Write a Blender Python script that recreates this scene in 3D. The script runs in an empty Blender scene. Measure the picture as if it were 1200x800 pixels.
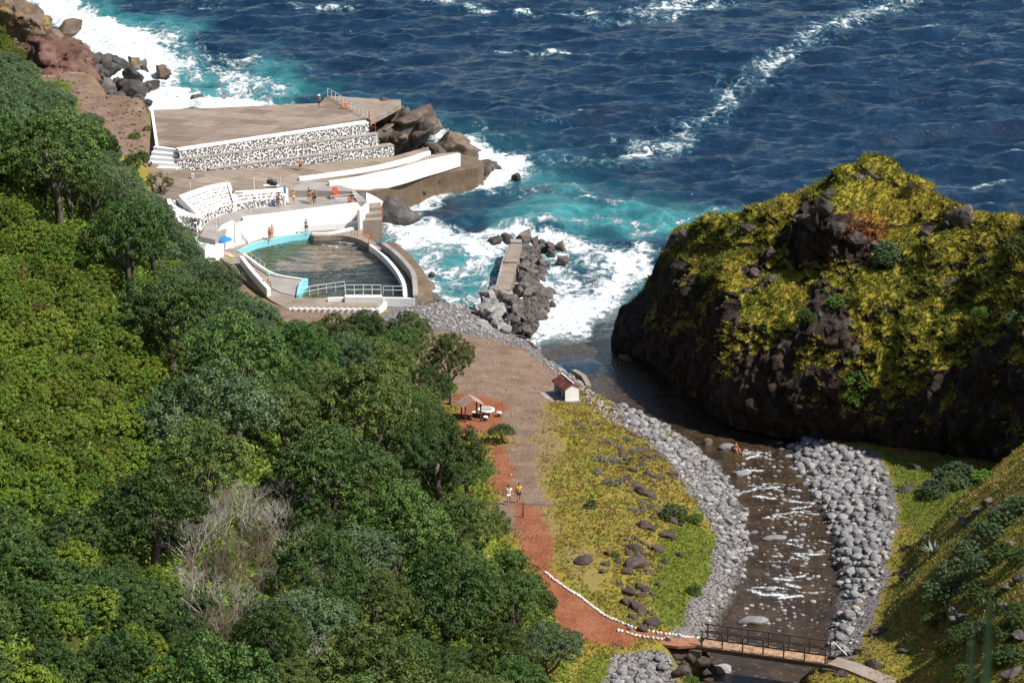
import bpy, bmesh, math, random
import numpy as np
from mathutils import Vector, Matrix
R = math.radians
SC = bpy.context.scene
COL = SC.collection
random.seed(7)
RNG = np.random.default_rng(11)

# ------------------------------------------------------------------ camera
CAM = np.array([0.0, 0.0, 88.0]); PITCH = R(17.6); F = 3200.0
FW = np.array([0, math.cos(PITCH), -math.sin(PITCH)])
UP = np.array([0, math.sin(PITCH), math.cos(PITCH)])
RT = np.array([1.0, 0, 0])
cd = bpy.data.cameras.new("camera"); cam = bpy.data.objects.new("camera", cd); COL.objects.link(cam)
cam.location = CAM; cam.rotation_euler = (math.pi/2 - PITCH, 0, 0)
cd.lens = 96.0; cd.sensor_width = 36.0; cd.clip_start = 0.5; cd.clip_end = 20000
cd.dof.use_dof = True; cd.dof.focus_distance = 280; cd.dof.aperture_fstop = 7.5
SC.camera = cam

def ray(px, py):
    return FW*F + RT*(px-600.0) + UP*(400.0-py)
def P(px, py, z=0.0):                    # point of the horizontal plane z seen at a photo pixel
    d = ray(px, py); t = (z-CAM[2])/d[2]
    p = CAM + d*t
    return (float(p[0]), float(p[1]), float(z))
def proj(x, y, z):
    v0 = x-CAM[0]; v1 = y-CAM[1]; v2 = z-CAM[2]
    dep = v1*FW[1] + v2*FW[2]
    return 600+F*v0/dep, 400-F*(v1*UP[1]+v2*UP[2])/dep

# ------------------------------------------------------------------ noise
def _h(i, j, k, s):
    n = (i*374761393 + j*668265263 + k*2147483647 + s*974634777) & 0xFFFFFFFF
    n = ((n ^ (n >> 13))*1274126177) & 0xFFFFFFFF
    n = ((n ^ (n >> 16))*2246822519) & 0xFFFFFFFF
    return ((n ^ (n >> 15)) & 0xFFFFFF)/float(0xFFFFFF)*2-1
def vnoise(x, y, z=0.0, s=0):
    x = np.asarray(x, float); y = np.asarray(y, float); z = np.asarray(z, float)+0*x
    i = np.floor(x).astype(np.int64); j = np.floor(y).astype(np.int64); k = np.floor(z).astype(np.int64)
    u = x-i; v = y-j; w = z-k
    u = u*u*u*(u*(u*6-15)+10); v = v*v*v*(v*(v*6-15)+10); w = w*w*w*(w*(w*6-15)+10)
    def L(a, b, t): return a+(b-a)*t
    c = lambda a, b, d: _h(i+a, j+b, k+d, s)
    return L(L(L(c(0,0,0), c(1,0,0), u), L(c(0,1,0), c(1,1,0), u), v),
             L(L(c(0,0,1), c(1,0,1), u), L(c(0,1,1), c(1,1,1), u), v), w)
def fbm(x, y, z=0.0, o=4, s=0, g=0.5):
    a = 1.0; t = 0; n = 0; f = 1.0
    for q in range(o):
        t = t + a*vnoise(np.asarray(x)*f+q*17.3, np.asarray(y)*f-q*9.1, np.asarray(z)*f+q*3.7, s+q); n += a; a *= g; f *= 2.03
    return t/n
def sstep(a, b, x):
    t = np.clip((x-a)/(b-a), 0, 1); return t*t*(3-2*t)
def inpoly(x, y, poly):
    r = np.zeros(np.shape(x), bool); n = len(poly)
    for a in range(n):
        x0, y0 = poly[a][:2]; x1, y1 = poly[(a+1) % n][:2]
        c = ((y0 > y) != (y1 > y))
        with np.errstate(divide='ignore', invalid='ignore'):
            xi = (x1-x0)*(y-y0)/(y1-y0+1e-12)+x0
        r ^= c & (x < xi)
    return r
def dline(x, y, pts, closed=False):
    d = np.full(np.shape(x), 1e9); n = len(pts)
    for a in range(n if closed else n-1):
        x0, y0 = pts[a][:2]; x1, y1 = pts[(a+1) % n][:2]
        dx, dy = x1-x0, y1-y0; l = dx*dx+dy*dy+1e-9
        t = np.clip(((x-x0)*dx+(y-y0)*dy)/l, 0, 1)
        d = np.minimum(d, np.hypot(x-x0-t*dx, y-y0-t*dy))
    return d
def sdpoly(x, y, poly):                  # >0 inside
    d = dline(x, y, poly, True)
    return np.where(inpoly(x, y, poly), d, -d)

# ------------------------------------------------------------------ object helpers
def tag(o, label=None, cat=None, group=None, kind=None):
    if label: o["label"] = label
    if cat: o["category"] = cat
    if group: o["group"] = group
    if kind: o["kind"] = kind
    return o
def mesh_from(name, V, Fc, mat, smooth=False):
    me = bpy.data.meshes.new(name)
    V = np.asarray(V, np.float32).reshape(-1, 3)
    if isinstance(Fc, np.ndarray):
        k = Fc.shape[1]; n = Fc.shape[0]
        me.vertices.add(len(V)); me.vertices.foreach_set("co", V.ravel())
        me.loops.add(n*k); me.loops.foreach_set("vertex_index", Fc.astype(np.int32).ravel())
        me.polygons.add(n); me.polygons.foreach_set("loop_start", np.arange(n, dtype=np.int32)*k)
        me.update(calc_edges=True); me.validate()
    else:
        me.from_pydata([tuple(map(float, v)) for v in V], [], Fc); me.update()
    if mat: me.materials.append(mat)
    if smooth: me.polygons.foreach_set("use_smooth", np.ones(len(me.polygons), bool))
    return me
def add(name, me, parent=None, loc=None, rz=0.0, sc=None):
    o = bpy.data.objects.new(name, me); COL.objects.link(o)
    if parent: o.parent = parent
    if loc is not None: o.location = loc
    if rz: o.rotation_euler = (0, 0, rz)
    if sc is not None: o.scale = sc if hasattr(sc, '__len__') else (sc, sc, sc)
    return o
def empty(name, loc, rz=0.0):
    o = bpy.data.objects.new(name, None); COL.objects.link(o); o.location = loc; o.rotation_euler = (0, 0, rz)
    o.empty_display_size = 0.3
    return o
def attr(me, name, arr):
    a = me.attributes.new(name, 'FLOAT', 'POINT'); a.data.foreach_set("value", np.asarray(arr, np.float32).ravel())
class MB:
    def __init__(s): s.v = []; s.f = []
    def add(s, vs, fs):
        b = len(s.v); s.v += [tuple(map(float, q)) for q in vs]; s.f += [tuple(b+i for i in q) for q in fs]
    def box(s, c, d, rz=0.0):
        x, y, z = d[0]/2, d[1]/2, d[2]/2; cz, sz = math.cos(rz), math.sin(rz)
        vs = [(c[0]+a*x*cz-b*y*sz, c[1]+a*x*sz+b*y*cz, c[2]+e*z) for e in (-1, 1) for a, b in ((-1,-1),(1,-1),(1,1),(-1,1))]
        s.add(vs, [(3,2,1,0),(4,5,6,7),(0,1,5,4),(1,2,6,5),(2,3,7,6),(3,0,4,7)])
    def tube(s, pts, rad, n=6, cap=True):
        pts = [Vector(p) for p in pts]; m = len(pts)
        rs = rad if hasattr(rad, '__len__') else [rad]*m
        rings = []
        for i, p in enumerate(pts):
            t = (pts[min(i+1, m-1)]-pts[max(i-1, 0)]).normalized()
            a = t.cross(Vector((0, 0, 1)) if abs(t.z) < .9 else Vector((1, 0, 0))).normalized(); b = t.cross(a)
            rings.append([p+(a*math.cos(2*math.pi*k/n)+b*math.sin(2*math.pi*k/n))*rs[i] for k in range(n)])
        vs = [q for r in rings for q in r]; fs = []
        for i in range(m-1):
            for k in range(n):
                fs.append((i*n+k, i*n+(k+1) % n, (i+1)*n+(k+1) % n, (i+1)*n+k))
        if cap: fs += [tuple(range(n))[::-1], tuple((m-1)*n+k for k in range(n))]
        s.add(vs, fs)
    def prism(s, pts, zb):               # polygon of 3-D points, sides dropped to zb
        pts = [tuple(p) for p in pts]
        ar = sum(pts[i][0]*pts[(i+1) % len(pts)][1]-pts[(i+1) % len(pts)][0]*pts[i][1] for i in range(len(pts)))
        if ar < 0: pts = pts[::-1]
        n = len(pts); zb = zb if hasattr(zb, '__len__') else [zb]*n
        s.add(pts+[(p[0], p[1], zb[i]) for i, p in enumerate(pts)],
              [tuple(range(n)), tuple(range(2*n-1, n-1, -1))]+[(i, n+i, n+(i+1) % n, (i+1) % n) for i in range(n)])
    def mesh(s, name, mat, smooth=False, bevel=0.0):
        me = bpy.data.meshes.new(name); me.from_pydata(s.v, [], s.f); me.update()
        bm = bmesh.new(); bm.from_mesh(me)
        bmesh.ops.triangulate(bm, faces=[f for f in bm.faces if len(f.verts) > 4])
        bmesh.ops.recalc_face_normals(bm, faces=bm.faces)
        bm.to_mesh(me); bm.free()
        if mat: me.materials.append(mat)
        if smooth: me.polygons.foreach_set("use_smooth", np.ones(len(me.polygons), bool))
        return me
    def build(s, name, mat, parent=None, smooth=False):
        return add(name, s.mesh(name, mat, smooth), parent)

# ------------------------------------------------------------------ materials
def newmat(name):
    m = bpy.data.materials.new(name); m.use_nodes = True
    nt = m.node_tree; nt.nodes.clear()
    out = nt.nodes.new("ShaderNodeOutputMaterial"); b = nt.nodes.new("ShaderNodeBsdfPrincipled")
    nt.links.new(b.outputs[0], out.inputs[0])
    return m, nt, b, out
class N:
    def __init__(s, nt): s.nt = nt
    def n(s, t, **k):
        q = s.nt.nodes.new("ShaderNode"+t)
        for a, v in k.items():
            if a.startswith("i_"):
                key = a[2:]; key = int(key) if key.isdigit() else key.replace("_", " ")
                s.set(q.inputs[key], v)
            else: setattr(q, a, v)
        return q
    def set(s, sock, v):
        if isinstance(v, bpy.types.NodeSocket): s.nt.links.new(v, sock)
        elif hasattr(v, 'outputs'): s.nt.links.new(v.outputs[0], sock)
        else:
            if sock.type == 'RGBA' and len(v) == 3: v = (*v, 1)
            sock.default_value = v
    def math(s, op, a, b=0.0, clamp=False, c=None):
        q = s.nt.nodes.new("ShaderNodeMath"); q.operation = op; q.use_clamp = clamp
        s.set(q.inputs[0], a); s.set(q.inputs[1], b)
        if c is not None: s.set(q.inputs[2], c)
        return q.outputs[0]
    def mix(s, f, a, b, mode='MIX'):
        q = s.nt.nodes.new("ShaderNodeMix"); q.data_type = 'RGBA'; q.blend_type = mode
        s.set(q.inputs[0], f); s.set(q.inputs[6], a); s.set(q.inputs[7], b); return q.outputs[2]
    def noise(s, vec, scale, detail=4.0, rough=0.55, dist=0.0):
        q = s.nt.nodes.new("ShaderNodeTexNoise"); s.set(q.inputs['Vector'], vec)
        q.inputs['Scale'].default_value = scale; q.inputs['Detail'].default_value = detail
        q.inputs['Roughness'].default_value = rough; q.inputs['Distortion'].default_value = dist
        return q.outputs[0]
    def vor(s, vec, scale, feature='F1', rnd=1.0, out='Distance'):
        q = s.nt.nodes.new("ShaderNodeTexVoronoi"); q.feature = feature; s.set(q.inputs['Vector'], vec)
        q.inputs['Scale'].default_value = scale; q.inputs['Randomness'].default_value = rnd
        return q.outputs[out]
    def ss(s, x, a, b):
        q = s.nt.nodes.new("ShaderNodeMapRange"); q.interpolation_type = 'SMOOTHSTEP'
        s.set(q.inputs[0], x); q.inputs[1].default_value = a; q.inputs[2].default_value = b
        return q.outputs[0]
    def scl(s, vec, v):
        q = s.nt.nodes.new("ShaderNodeMapping"); s.set(q.inputs[0], vec); q.inputs['Scale'].default_value = v; return q.outputs[0]
    def ramp(s, f, stops):
        q = s.nt.nodes.new("ShaderNodeValToRGB"); s.set(q.inputs[0], f)
        e = q.color_ramp.elements
        while len(e) < len(stops): e.new(0.5)
        for a, (p, c) in zip(e, stops): a.position = p; a.color = (*c, 1)
        return q.outputs[0]
    def at(s, name):
        q = s.nt.nodes.new("ShaderNodeAttribute"); q.attribute_name = name; return q.outputs['Fac']
    def bump(s, h, dist, strength=1.0):
        q = s.nt.nodes.new("ShaderNodeBump"); s.set(q.inputs['Height'], h)
        q.inputs['Distance'].default_value = dist; q.inputs['Strength'].default_value = strength; return q.outputs[0]
    def pos(s): return s.nt.nodes.new("ShaderNodeNewGeometry").outputs['Position']
    def obj(s): return s.nt.nodes.new("ShaderNodeTexCoord").outputs['Object']
    def rnd(s): return s.nt.nodes.new("ShaderNodeObjectInfo").outputs['Random']
    def island(s): return s.nt.nodes.new("ShaderNodeNewGeometry").outputs['Random Per Island']

def plain(name, c, rough=0.6, var=0.12, scale=3.0, bump=0.0, world=False):
    m, nt, b, o = newmat(name); g = N(nt)
    v = g.pos() if world else g.obj()
    f = g.noise(v, scale, 5)
    d = tuple(q*(1-var*2) for q in c); l = tuple(min(1, q*(1+var)) for q in c)
    g.set(b.inputs['Base Color'], g.ramp(f, [(.3, d), (.65, l)]))
    b.inputs['Roughness'].default_value = rough
    if bump: g.set(b.inputs['Normal'], g.bump(g.noise(v, scale*4, 6), bump))
    return m
def rockmat(name, c1, c2, c3, rough=0.85, scale=1.0, bump=0.06, rv=0.35, lichen=None):
    m, nt, b, o = newmat(name); g = N(nt); v = g.obj()
    f = g.noise(v, scale, 8, .62, .4)
    c = g.ramp(f, [(.28, c1), (.5, c2), (.72, c3)])
    sp = g.noise(v, scale*9, 3)
    c = g.mix(g.ss(sp, .55, .75), c, tuple(q*.55 for q in c2))
    if lichen: c = g.mix(g.ss(g.noise(v, scale*1.7, 5), .55, .68), c, lichen)
    hv = g.math('MULTIPLY_ADD', g.rnd(), rv*2, c=1-rv)
    q = g.n("HueSaturation"); g.set(q.inputs['Color'], c); g.set(q.inputs['Value'], hv); q.inputs['Saturation'].default_value = 1
    g.set(b.inputs['Base Color'], q.outputs[0]); b.inputs['Roughness'].default_value = rough
    hgt = g.math('ADD', g.noise(v, scale*3, 8, .65), g.math('MULTIPLY', g.vor(v, scale*2.2), .6))
    g.set(b.inputs['Normal'], g.bump(hgt, bump*2))
    return m
def leafmat(name, c1, c2, c3, rv=0.25, hue=0.02, trans=0.22, tcol=(.16, .22, .02)):
    m, nt, b, o = newmat(name); g = N(nt)
    isl = g.island()
    big = g.noise(g.pos(), .35, 3)
    f = g.math('ADD', g.math('MULTIPLY', isl, .6), g.math('MULTIPLY', g.math('SUBTRACT', big, .36), 1.3))
    c = g.ramp(f, [(.1, c1), (.5, c2), (.92, c3)])
    q = g.n("HueSaturation"); g.set(q.inputs['Color'], c)
    r = g.rnd()
    g.set(q.inputs['Value'], g.math('MULTIPLY_ADD', r, rv*2, c=1-rv))
    g.set(q.inputs['Hue'], g.math('MULTIPLY_ADD', g.math('FRACT', g.math('MULTIPLY', r, 7.31)), hue*2, c=.5-hue))
    g.set(b.inputs['Base Color'], q.outputs[0]); b.inputs['Roughness'].default_value = .55
    b.inputs['Specular IOR Level'].default_value = .3
    t = g.n("BsdfTranslucent"); g.set(t.inputs['Color'], g.mix(.5, q.outputs[0], tcol))
    ms = g.n("MixShader"); ms.inputs[0].default_value = trans
    nt.links.new(b.outputs[0], ms.inputs[1]); nt.links.new(t.outputs[0], ms.inputs[2]); nt.links.new(ms.outputs[0], o.inputs[0])
    return m

# ------------------------------------------------------------------ light and sky
SUN_EL = 53.0; SH = np.array([0.93, -0.36]); SH = SH/np.linalg.norm(SH)
w = bpy.data.worlds.new("World"); SC.world = w; w.use_nodes = True
wn = w.node_tree; sky = wn.nodes.new("ShaderNodeTexSky"); sky.sky_type = 'NISHITA'; sky.sun_disc = False
sky.sun_elevation = R(SUN_EL); sky.sun_rotation = math.atan2(SH[0], SH[1]); sky.air_density = 1.0; sky.dust_density = 0.6
wn.links.new(sky.outputs[0], wn.nodes['Background'].inputs[0]); wn.nodes['Background'].inputs[1].default_value = 0.075
ld = bpy.data.lights.new("sun", 'SUN'); ld.energy = 4.6; ld.angle = R(0.5); ld.color = (1.0, 0.95, 0.87)
lo = bpy.data.objects.new("sun", ld); COL.objects.link(lo)
sv = Vector((SH[0]*math.cos(R(SUN_EL)), SH[1]*math.cos(R(SUN_EL)), math.sin(R(SUN_EL))))
lo.rotation_euler = sv.to_track_quat('Z', 'Y').to_euler(); lo.location = (60, 150, 150)
vs_ = SC.view_settings; vs_.view_transform = 'Standard'; vs_.look = 'None'; vs_.exposure = 0.57; vs_.gamma = 1.0; vs_.use_curve_mapping = False
SC.cycles.max_bounces = 6; SC.cycles.transparent_max_bounces = 8
SC.cycles.sample_clamp_indirect = 4.0
# ================================================================== TERRAIN
CTRL = [  # (photo px, py, height) of the valley floor and beach
 (480,372,1.8),(530,365,1.2),(560,372,.8),(600,392,.6),(640,405,.4),(560,385,1.8),(620,402,1.4),(600,440,3.0),(560,420,2.8),
 (680,425,1.0),(700,455,1.2),(655,468,3.2),(560,490,4.0),(600,580,5.2),(700,560,4.9),(640,520,4.4),(720,500,3.4),(740,490,2.4),
 (790,545,3.8),(830,600,3.4),(760,620,5.2),(640,680,6.2),(720,740,6.4),(700,700,6.0),(818,757,6.0),(800,752,6.05),(812,768,5.6),(780,756,6.1),(800,690,4.9),(850,700,3.5),(850,650,3.4),(700,640,5.6),
 (690,800,6.2),(760,790,5.0),(840,640,3.2),(820,560,2.6),(780,505,1.6),
 # river bed
 (690,402,-.6),(720,430,-.5),(780,470,-.2),(860,515,.1),(880,545,.5),(905,580,1.2),(925,640,2.0),(930,700,2.5),(900,740,2.7),(880,795,2.8),(790,440,-.6),(860,480,-.4),
 # east bank
 (905,522,1.1),(960,525,1.6),(1020,545,2.4),(970,600,2.4),(960,640,2.8),(1010,650,3.7),(985,700,3.3),(1000,760,4.5),(1060,790,5.9),(975,784,5.7),(1000,786,5.8),(1030,800,5.7),
 (1060,570,3.8),(1080,640,5.2),(1070,700,5.6),(1110,740,7.0),(1130,580,5.0),(1040,600,3.4),
 # lido and coast
 (480,350,.6),(400,370,1.6),(350,370,2.0),(300,330,1.0),(260,300,1.5),(230,280,2.6),(400,300,.2),(440,300,0),(300,240,2.6),(400,230,2.4),(220,215,4.8),(450,190,3.6),
 (300,160,6.0),(400,130,6.0),(180,150,7.4),(140,140,7.6),(130,175,7.4),(190,205,5.9),
]
def _tps_fit(xy, z, lam=.6):
    n = len(xy); d = np.linalg.norm(xy[:, None]-xy[None], axis=2)
    K = np.where(d > 0, d*d*np.log(d+1e-9), 0)+lam*np.eye(n)*30
    Pm = np.c_[np.ones(n), xy]; A = np.zeros((n+3, n+3)); A[:n, :n] = K; A[:n, n:] = Pm; A[n:, :n] = Pm.T
    return np.linalg.solve(A, np.r_[z, 0, 0, 0])
_c = np.array([P(*q) for q in CTRL])
_ex = np.array([(-30,190,6),(-40,230,6),(-60,270,6),(-20,165,6),(-80,320,7),(60,200,6),(60,170,7),(20,165,5),(0,150,6),(70,260,4),(-70,350,7.5),(45,240,3.5)])
_c = np.vstack([_c, _ex]); _cxy = _c[:, :2]/100.0; _w = _tps_fit(_cxy, _c[:, 2], 1e-5)
def tps(x, y):
    x = np.asarray(x, float)/100; y = np.asarray(y, float)/100
    r = _w[-3]+_w[-2]*x+_w[-1]*y
    for i in range(len(_cxy)):
        d2 = (x-_cxy[i, 0])**2+(y-_cxy[i, 1])**2
        r = r+_w[i]*.5*d2*np.log(d2+1e-12)
    return r
XB = np.array([(100,8),(150,4),(178,1),(200,-1),(220,-5),(235,-10),(250,-20),(270,-26),(300,-40),(324,-51),(340,-57),(360,-63),(385,-68),(420,-82),(600,-160)], float)
XR = np.array([(100,26),(160,25),(182,28.8),(193,28.8),(206,32.5),(222,47),(235,62),(300,110),(600,300)], float)
# land outline (world), sea outside
LAND = [P(*q)[:2] for q in [(75,72,2),(100,100,4),(130,122,6),(176,126,6),(182,134,7),(300,134,7.5),(380,136,7.8),(425,150,6),(440,170,4.5),(452,190,3),(420,215,3),(425,240,1.5),(425,275,.6),(450,292,.4),(480,318,.4),(497,352,.2),(545,357,.1),
        (566,372,.1),(592,392,.1),(622,392,.1),(660,404,.1)]] + [(20,262),(24,252),(30,244),(38,236),(60,232),(200,225),(200,-100),(-400,-100),(-400,520),(-150,470),(-96,410)]
def hill_only(x, y):
    u = np.interp(y, XB[:, 0], XB[:, 1])-x
    un = u+2.2*fbm(x/14, y/14, o=3, s=3)
    left = .76*np.maximum(un, 0)-.0011*np.maximum(un-60, 0)**2
    left = np.where(un > 200, left*0+.76*200-.0011*140**2, left)
    v = x-np.interp(y, XR[:, 0], XR[:, 1])
    vn = v+1.4*fbm(x/7, y/7, o=3, s=5)
    right = .86*np.clip(vn, 0, 22)+.35*np.maximum(vn-22, 0)
    right = np.minimum(right, 60)
    return left+right
def ground(x, y):
    x = np.asarray(x, float); y = np.asarray(y, float)
    xc = np.clip(x, -85, 72); yc = np.clip(y, 150, 372)
    h = np.clip(tps(xc, yc), -1.2, 12)
    h = h+hill_only(x, y)
    h = h+.25*fbm(x/5, y/5, o=4, s=9)*sstep(1.0, 4, h)+.05*fbm(x/.9, y/.9, o=3, s=12)
    sd = sdpoly(x, y, LAND)
    k = sstep(-5, 1.5, sd+1.2*fbm(x/6, y/6, o=3, s=21))
    h = -3.5+(h+3.5)*k
    # stream channel
    bd = np.full(np.shape(x), 1e9); bz = np.zeros(np.shape(x)); bw = np.ones(np.shape(x))
    for a in range(len(RIV)-1):
        x0, y0, z0 = RIV[a]; x1, y1, z1 = RIV[a+1]; dx, dy = x1-x0, y1-y0
        t = np.clip(((x-x0)*dx+(y-y0)*dy)/(dx*dx+dy*dy), 0, 1); d = np.hypot(x-x0-t*dx, y-y0-t*dy)
        c_ = d < bd; bd = np.where(c_, d, bd); bz = np.where(c_, z0+(z1-z0)*t, bz); bw = np.where(c_, RIVW[a]+(RIVW[a+1]-RIVW[a])*t, bw)
    bd = bd+.9*fbm(x/2.5, y/2.5, o=4, s=23)
    h = np.minimum(h, bz-.35+np.where(y < 183, 4.0, 1.1)*np.maximum(bd-bw+.4, 0)+.15*np.maximum(bd-bw-2, 0)**2)
    cam_h = 86.25-.64*np.maximum(y, 0)+.3*fbm(x/4, y/4, o=3, s=8)*sstep(5, 30, y)
    cam_h = cam_h-.10*np.maximum(np.abs(x)-30, 0)
    h = np.maximum(h, np.where(y < 134, cam_h, -50))
    return h
# river line (world xy, water height)
RIV = [P(*q) for q in [(690,396,0),(752,432,.02),(822,474,.06),(872,515,.35),(890,545,.95),(910,580,1.6),(928,640,2.4),(925,690,2.9),(905,740,3.2),(885,790,3.3),(870,830,3.4)]]
RIVW = [7.0,8.6,8.2,5.2,3.6,3.4,3.6,4.0,4.1,4.0,4.0]
_gx = np.r_[-420,-340,-280,-220,-180,-150,-130,-115,-105,-98,-93, np.arange(-90, 66, .5), 66.5,68,71,76,84,96,115,140,180,240,320,420]
_gy = np.r_[-120,-80,-50,-30,-20,-14,-10, np.arange(-8, 12, 1.0), 13,16,20,26,34,44,56,70,84,90,95, np.arange(98, 150, 1.0), np.arange(150, 408, .5), 410,415,425,440,460,490,530]
GX, GY = np.meshgrid(_gx, _gy)
GZ = ground(GX, GY)
def gh(x, y):                            # bilinear lookup in the built terrain
    x = np.asarray(x, float); y = np.asarray(y, float)
    i = np.clip(np.searchsorted(_gx, x)-1, 0, len(_gx)-2); j = np.clip(np.searchsorted(_gy, y)-1, 0, len(_gy)-2)
    u = np.clip((x-_gx[i])/(_gx[i+1]-_gx[i]), 0, 1); v = np.clip((y-_gy[j])/(_gy[j+1]-_gy[j]), 0, 1)
    return (GZ[j, i]*(1-u)+GZ[j, i+1]*u)*(1-v)+(GZ[j+1, i]*(1-u)+GZ[j+1, i+1]*u)*v
def G(px, py, up=0.0):                   # where the line of sight meets the ground raised by `up`
    d = ray(px, py); d = d/np.linalg.norm(d)
    t = np.arange(100, 480, .25)
    x = CAM[0]+d[0]*t; y = CAM[1]+d[1]*t; z = CAM[2]+d[2]*t
    hit = np.nonzero(z < gh(x, y)+up)[0]
    i = hit[0] if len(hit) else len(t)-1
    return (float(x[i]), float(y[i]), float(gh(x[i], y[i])))
def Gp(pts): return [G(a, b)[:2] for a, b in pts]

def zone(pts, feather, nz=1.0, ns=2.5, s=0):
    sd = sdpoly(GX, GY, Gp(pts))
    return sstep(-feather, feather, sd+nz*fbm(GX/ns, GY/ns, o=4, s=s))
z_soil = np.maximum(zone([(530,462),(572,464),(594,476),(588,500),(566,506),(540,512)], .7, .8, 1.5, 31), zone([(570,515),(596,526),(606,560),(602,584),(580,572)], .8, .8, 1.5, 30))
z_soil = np.maximum(z_soil, zone([(602,588),(634,596),(652,640),(642,668),(664,690),(692,711),(722,731),(760,742),(822,752),(815,760),(772,753),(740,748),(748,758),(700,757),(655,742),(630,700),(612,650)], .6, .5, 1.3, 32))
z_straw = np.maximum(zone([(596,500),(640,478),(655,500),(646,540),(640,600),(650,640),(630,620),(606,586),(588,540)], 1.6, 1.6, 2, 43), zone([(640,640),(700,640),(720,700),(680,690)], 1.5, 1.5, 2, 44)*.6)
z_cob = np.maximum(zone([(450,355),(545,355),(562,368),(600,394),(660,404),(700,438),(705,455),(680,440),(640,425),(600,404),(560,394),(520,388),(455,385)], .8, 1.0, 2, 34),
        zone([(715,470),(790,520),(870,600),(905,640),(880,690),(830,745),(800,760),(842,690),(835,620),(800,570),(760,520),(720,490)], .8, .7, 2, 35))
z_cob = np.maximum(z_cob, zone([(890,512),(1030,530),(1055,600),(1035,690),(1000,775),(940,790),(985,700),(975,620),(930,580)], .8, .7, 2, 36))
z_cob = np.maximum(z_cob, sstep(3.2, 1.6, dline(GX, GY, RIV)-np.interp(GY, [p[1] for p in RIV][::-1], RIVW[::-1])+.8*fbm(GX/1.5, GY/1.5, o=3, s=46))*sstep(184, 188, GY))
z_cob = np.maximum(z_cob, zone([(715,765),(790,775),(800,830),(700,830)], .6, .5, 2, 37))
z_dirt = zone([(470,380),(560,388),(640,415),(690,455),(640,475),(625,520),(640,600),(610,640),(580,600),(600,520),(560,470),(470,470),(400,420)], 1.2, 1.5, 3, 38)
z_dirt = np.maximum(z_dirt, zone([(160,168),(215,168),(208,235),(262,300),(310,355),(250,335),(185,240)], 1, 1.0, 2, 48))
z_dirt = np.maximum(z_dirt, zone([(300,352),(450,364),(470,400),(350,420),(300,380)], 1, 1.5, 2, 47))
z_dirt = np.maximum(z_dirt, np.maximum(zone([(88,118),(176,122),(180,172),(150,185),(110,170)], 1.5, 1.5, 2, 45), zone([(30,30),(95,60),(110,110),(70,120),(20,90)], 2, 1.5, 3, 33)))
z_green = np.maximum(zone([(760,650),(800,600),(850,640),(850,700),(830,745),(770,735)], 1.0, 1, 3, 39),
          np.maximum(zone([(1030,530),(1150,560),(1120,620),(1060,620)], 1, 1, 3, 40)*.8, zone([(690,765),(720,770),(700,820),(660,820)], .6, .6, 2, 41)))
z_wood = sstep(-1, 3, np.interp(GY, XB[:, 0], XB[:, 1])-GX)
_rd = dline(GX, GY, RIV)-np.interp(GY, [p[1] for p in RIV][::-1], RIVW[::-1])
z_wet = sstep(.9, -.3, _rd+.5*fbm(GX/1.5, GY/1.5, o=3, s=24))
V = np.stack([GX, GY, GZ], -1).reshape(-1, 3)
ny, nx = GX.shape
idx = np.arange(nx*ny).reshape(ny, nx)
FQ = np.stack([idx[:-1, :-1], idx[:-1, 1:], idx[1:, 1:], idx[1:, :-1]], -1).reshape(-1, 4)

m, nt, b, o = newmat("valley_ground"); g = N(nt); v = g.pos()
nb = g.noise(v, .45, 6, .6); nf = g.noise(v, 3.0, 6, .65); nm = g.noise(v, 1.1, 5, .6, .5)
def edge(a, lo=.35, hi=.62): return g.ss(g.math('ADD', g.at(a), g.math('MULTIPLY', g.math('SUBTRACT', nm, .5), .9)), lo, hi)
grass = g.ramp(g.math('MULTIPLY_ADD', nf, .5, c=g.math('MULTIPLY', nb, .5)), [(.3, (.12, .09, .022)), (.42, (.22, .175, .035)), (.52, (.29, .235, .042)), (.62, (.20, .195, .03)), (.72, (.35, .29, .085))])
green = g.ramp(nf, [(.3, (.065, .08, .012)), (.55, (.14, .17, .022)), (.75, (.21, .22, .035))])
straw = g.ramp(nf, [(.3, (.15,.10,.045)), (.55, (.27,.20,.095)), (.75, (.36,.28,.15))])
soil = g.ramp(g.math('MULTIPLY_ADD', nf, .45, c=g.math('MULTIPLY', nb, .5)), [(.28, (.16, .05, .026)), (.46, (.27, .095, .045)), (.6, (.34, .15, .085)), (.74, (.40, .25, .17))])
dirt = g.ramp(g.math('MULTIPLY_ADD', nf, .4, c=g.math('MULTIPLY', nb, .55)), [(.3, (.13, .08, .055)), (.44, (.21, .14, .098)), (.56, (.27, .19, .14)), (.68, (.40, .32, .26))])
cob = g.ramp(g.vor(v, 5.0), [(.05, (.36, .34, .33)), (.4, (.25, .23, .22)), (.75, (.06, .05, .05))])
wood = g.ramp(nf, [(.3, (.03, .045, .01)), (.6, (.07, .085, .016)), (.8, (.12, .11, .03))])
c = g.mix(edge("green", .2, .9), grass, green); c = g.mix(edge("straw", .2, .9), c, straw)
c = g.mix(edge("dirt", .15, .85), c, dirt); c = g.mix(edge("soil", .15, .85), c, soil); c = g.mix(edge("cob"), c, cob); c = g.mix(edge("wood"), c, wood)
c = g.mix(g.at("wet"), c, (.03, .022, .016))
geo = nt.nodes.new("ShaderNodeNewGeometry"); sx = g.n("SeparateXYZ"); nt.links.new(geo.outputs['Normal'], sx.inputs[0])
rock = g.ramp(nf, [(.3, (.05, .03, .02)), (.6, (.13, .085, .06)), (.8, (.2, .15, .11))])
c = g.mix(g.math('MULTIPLY', g.ss(sx.outputs[2], .72, .5), g.math('SUBTRACT', 1, g.at("wood"), True)), c, rock)
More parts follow.
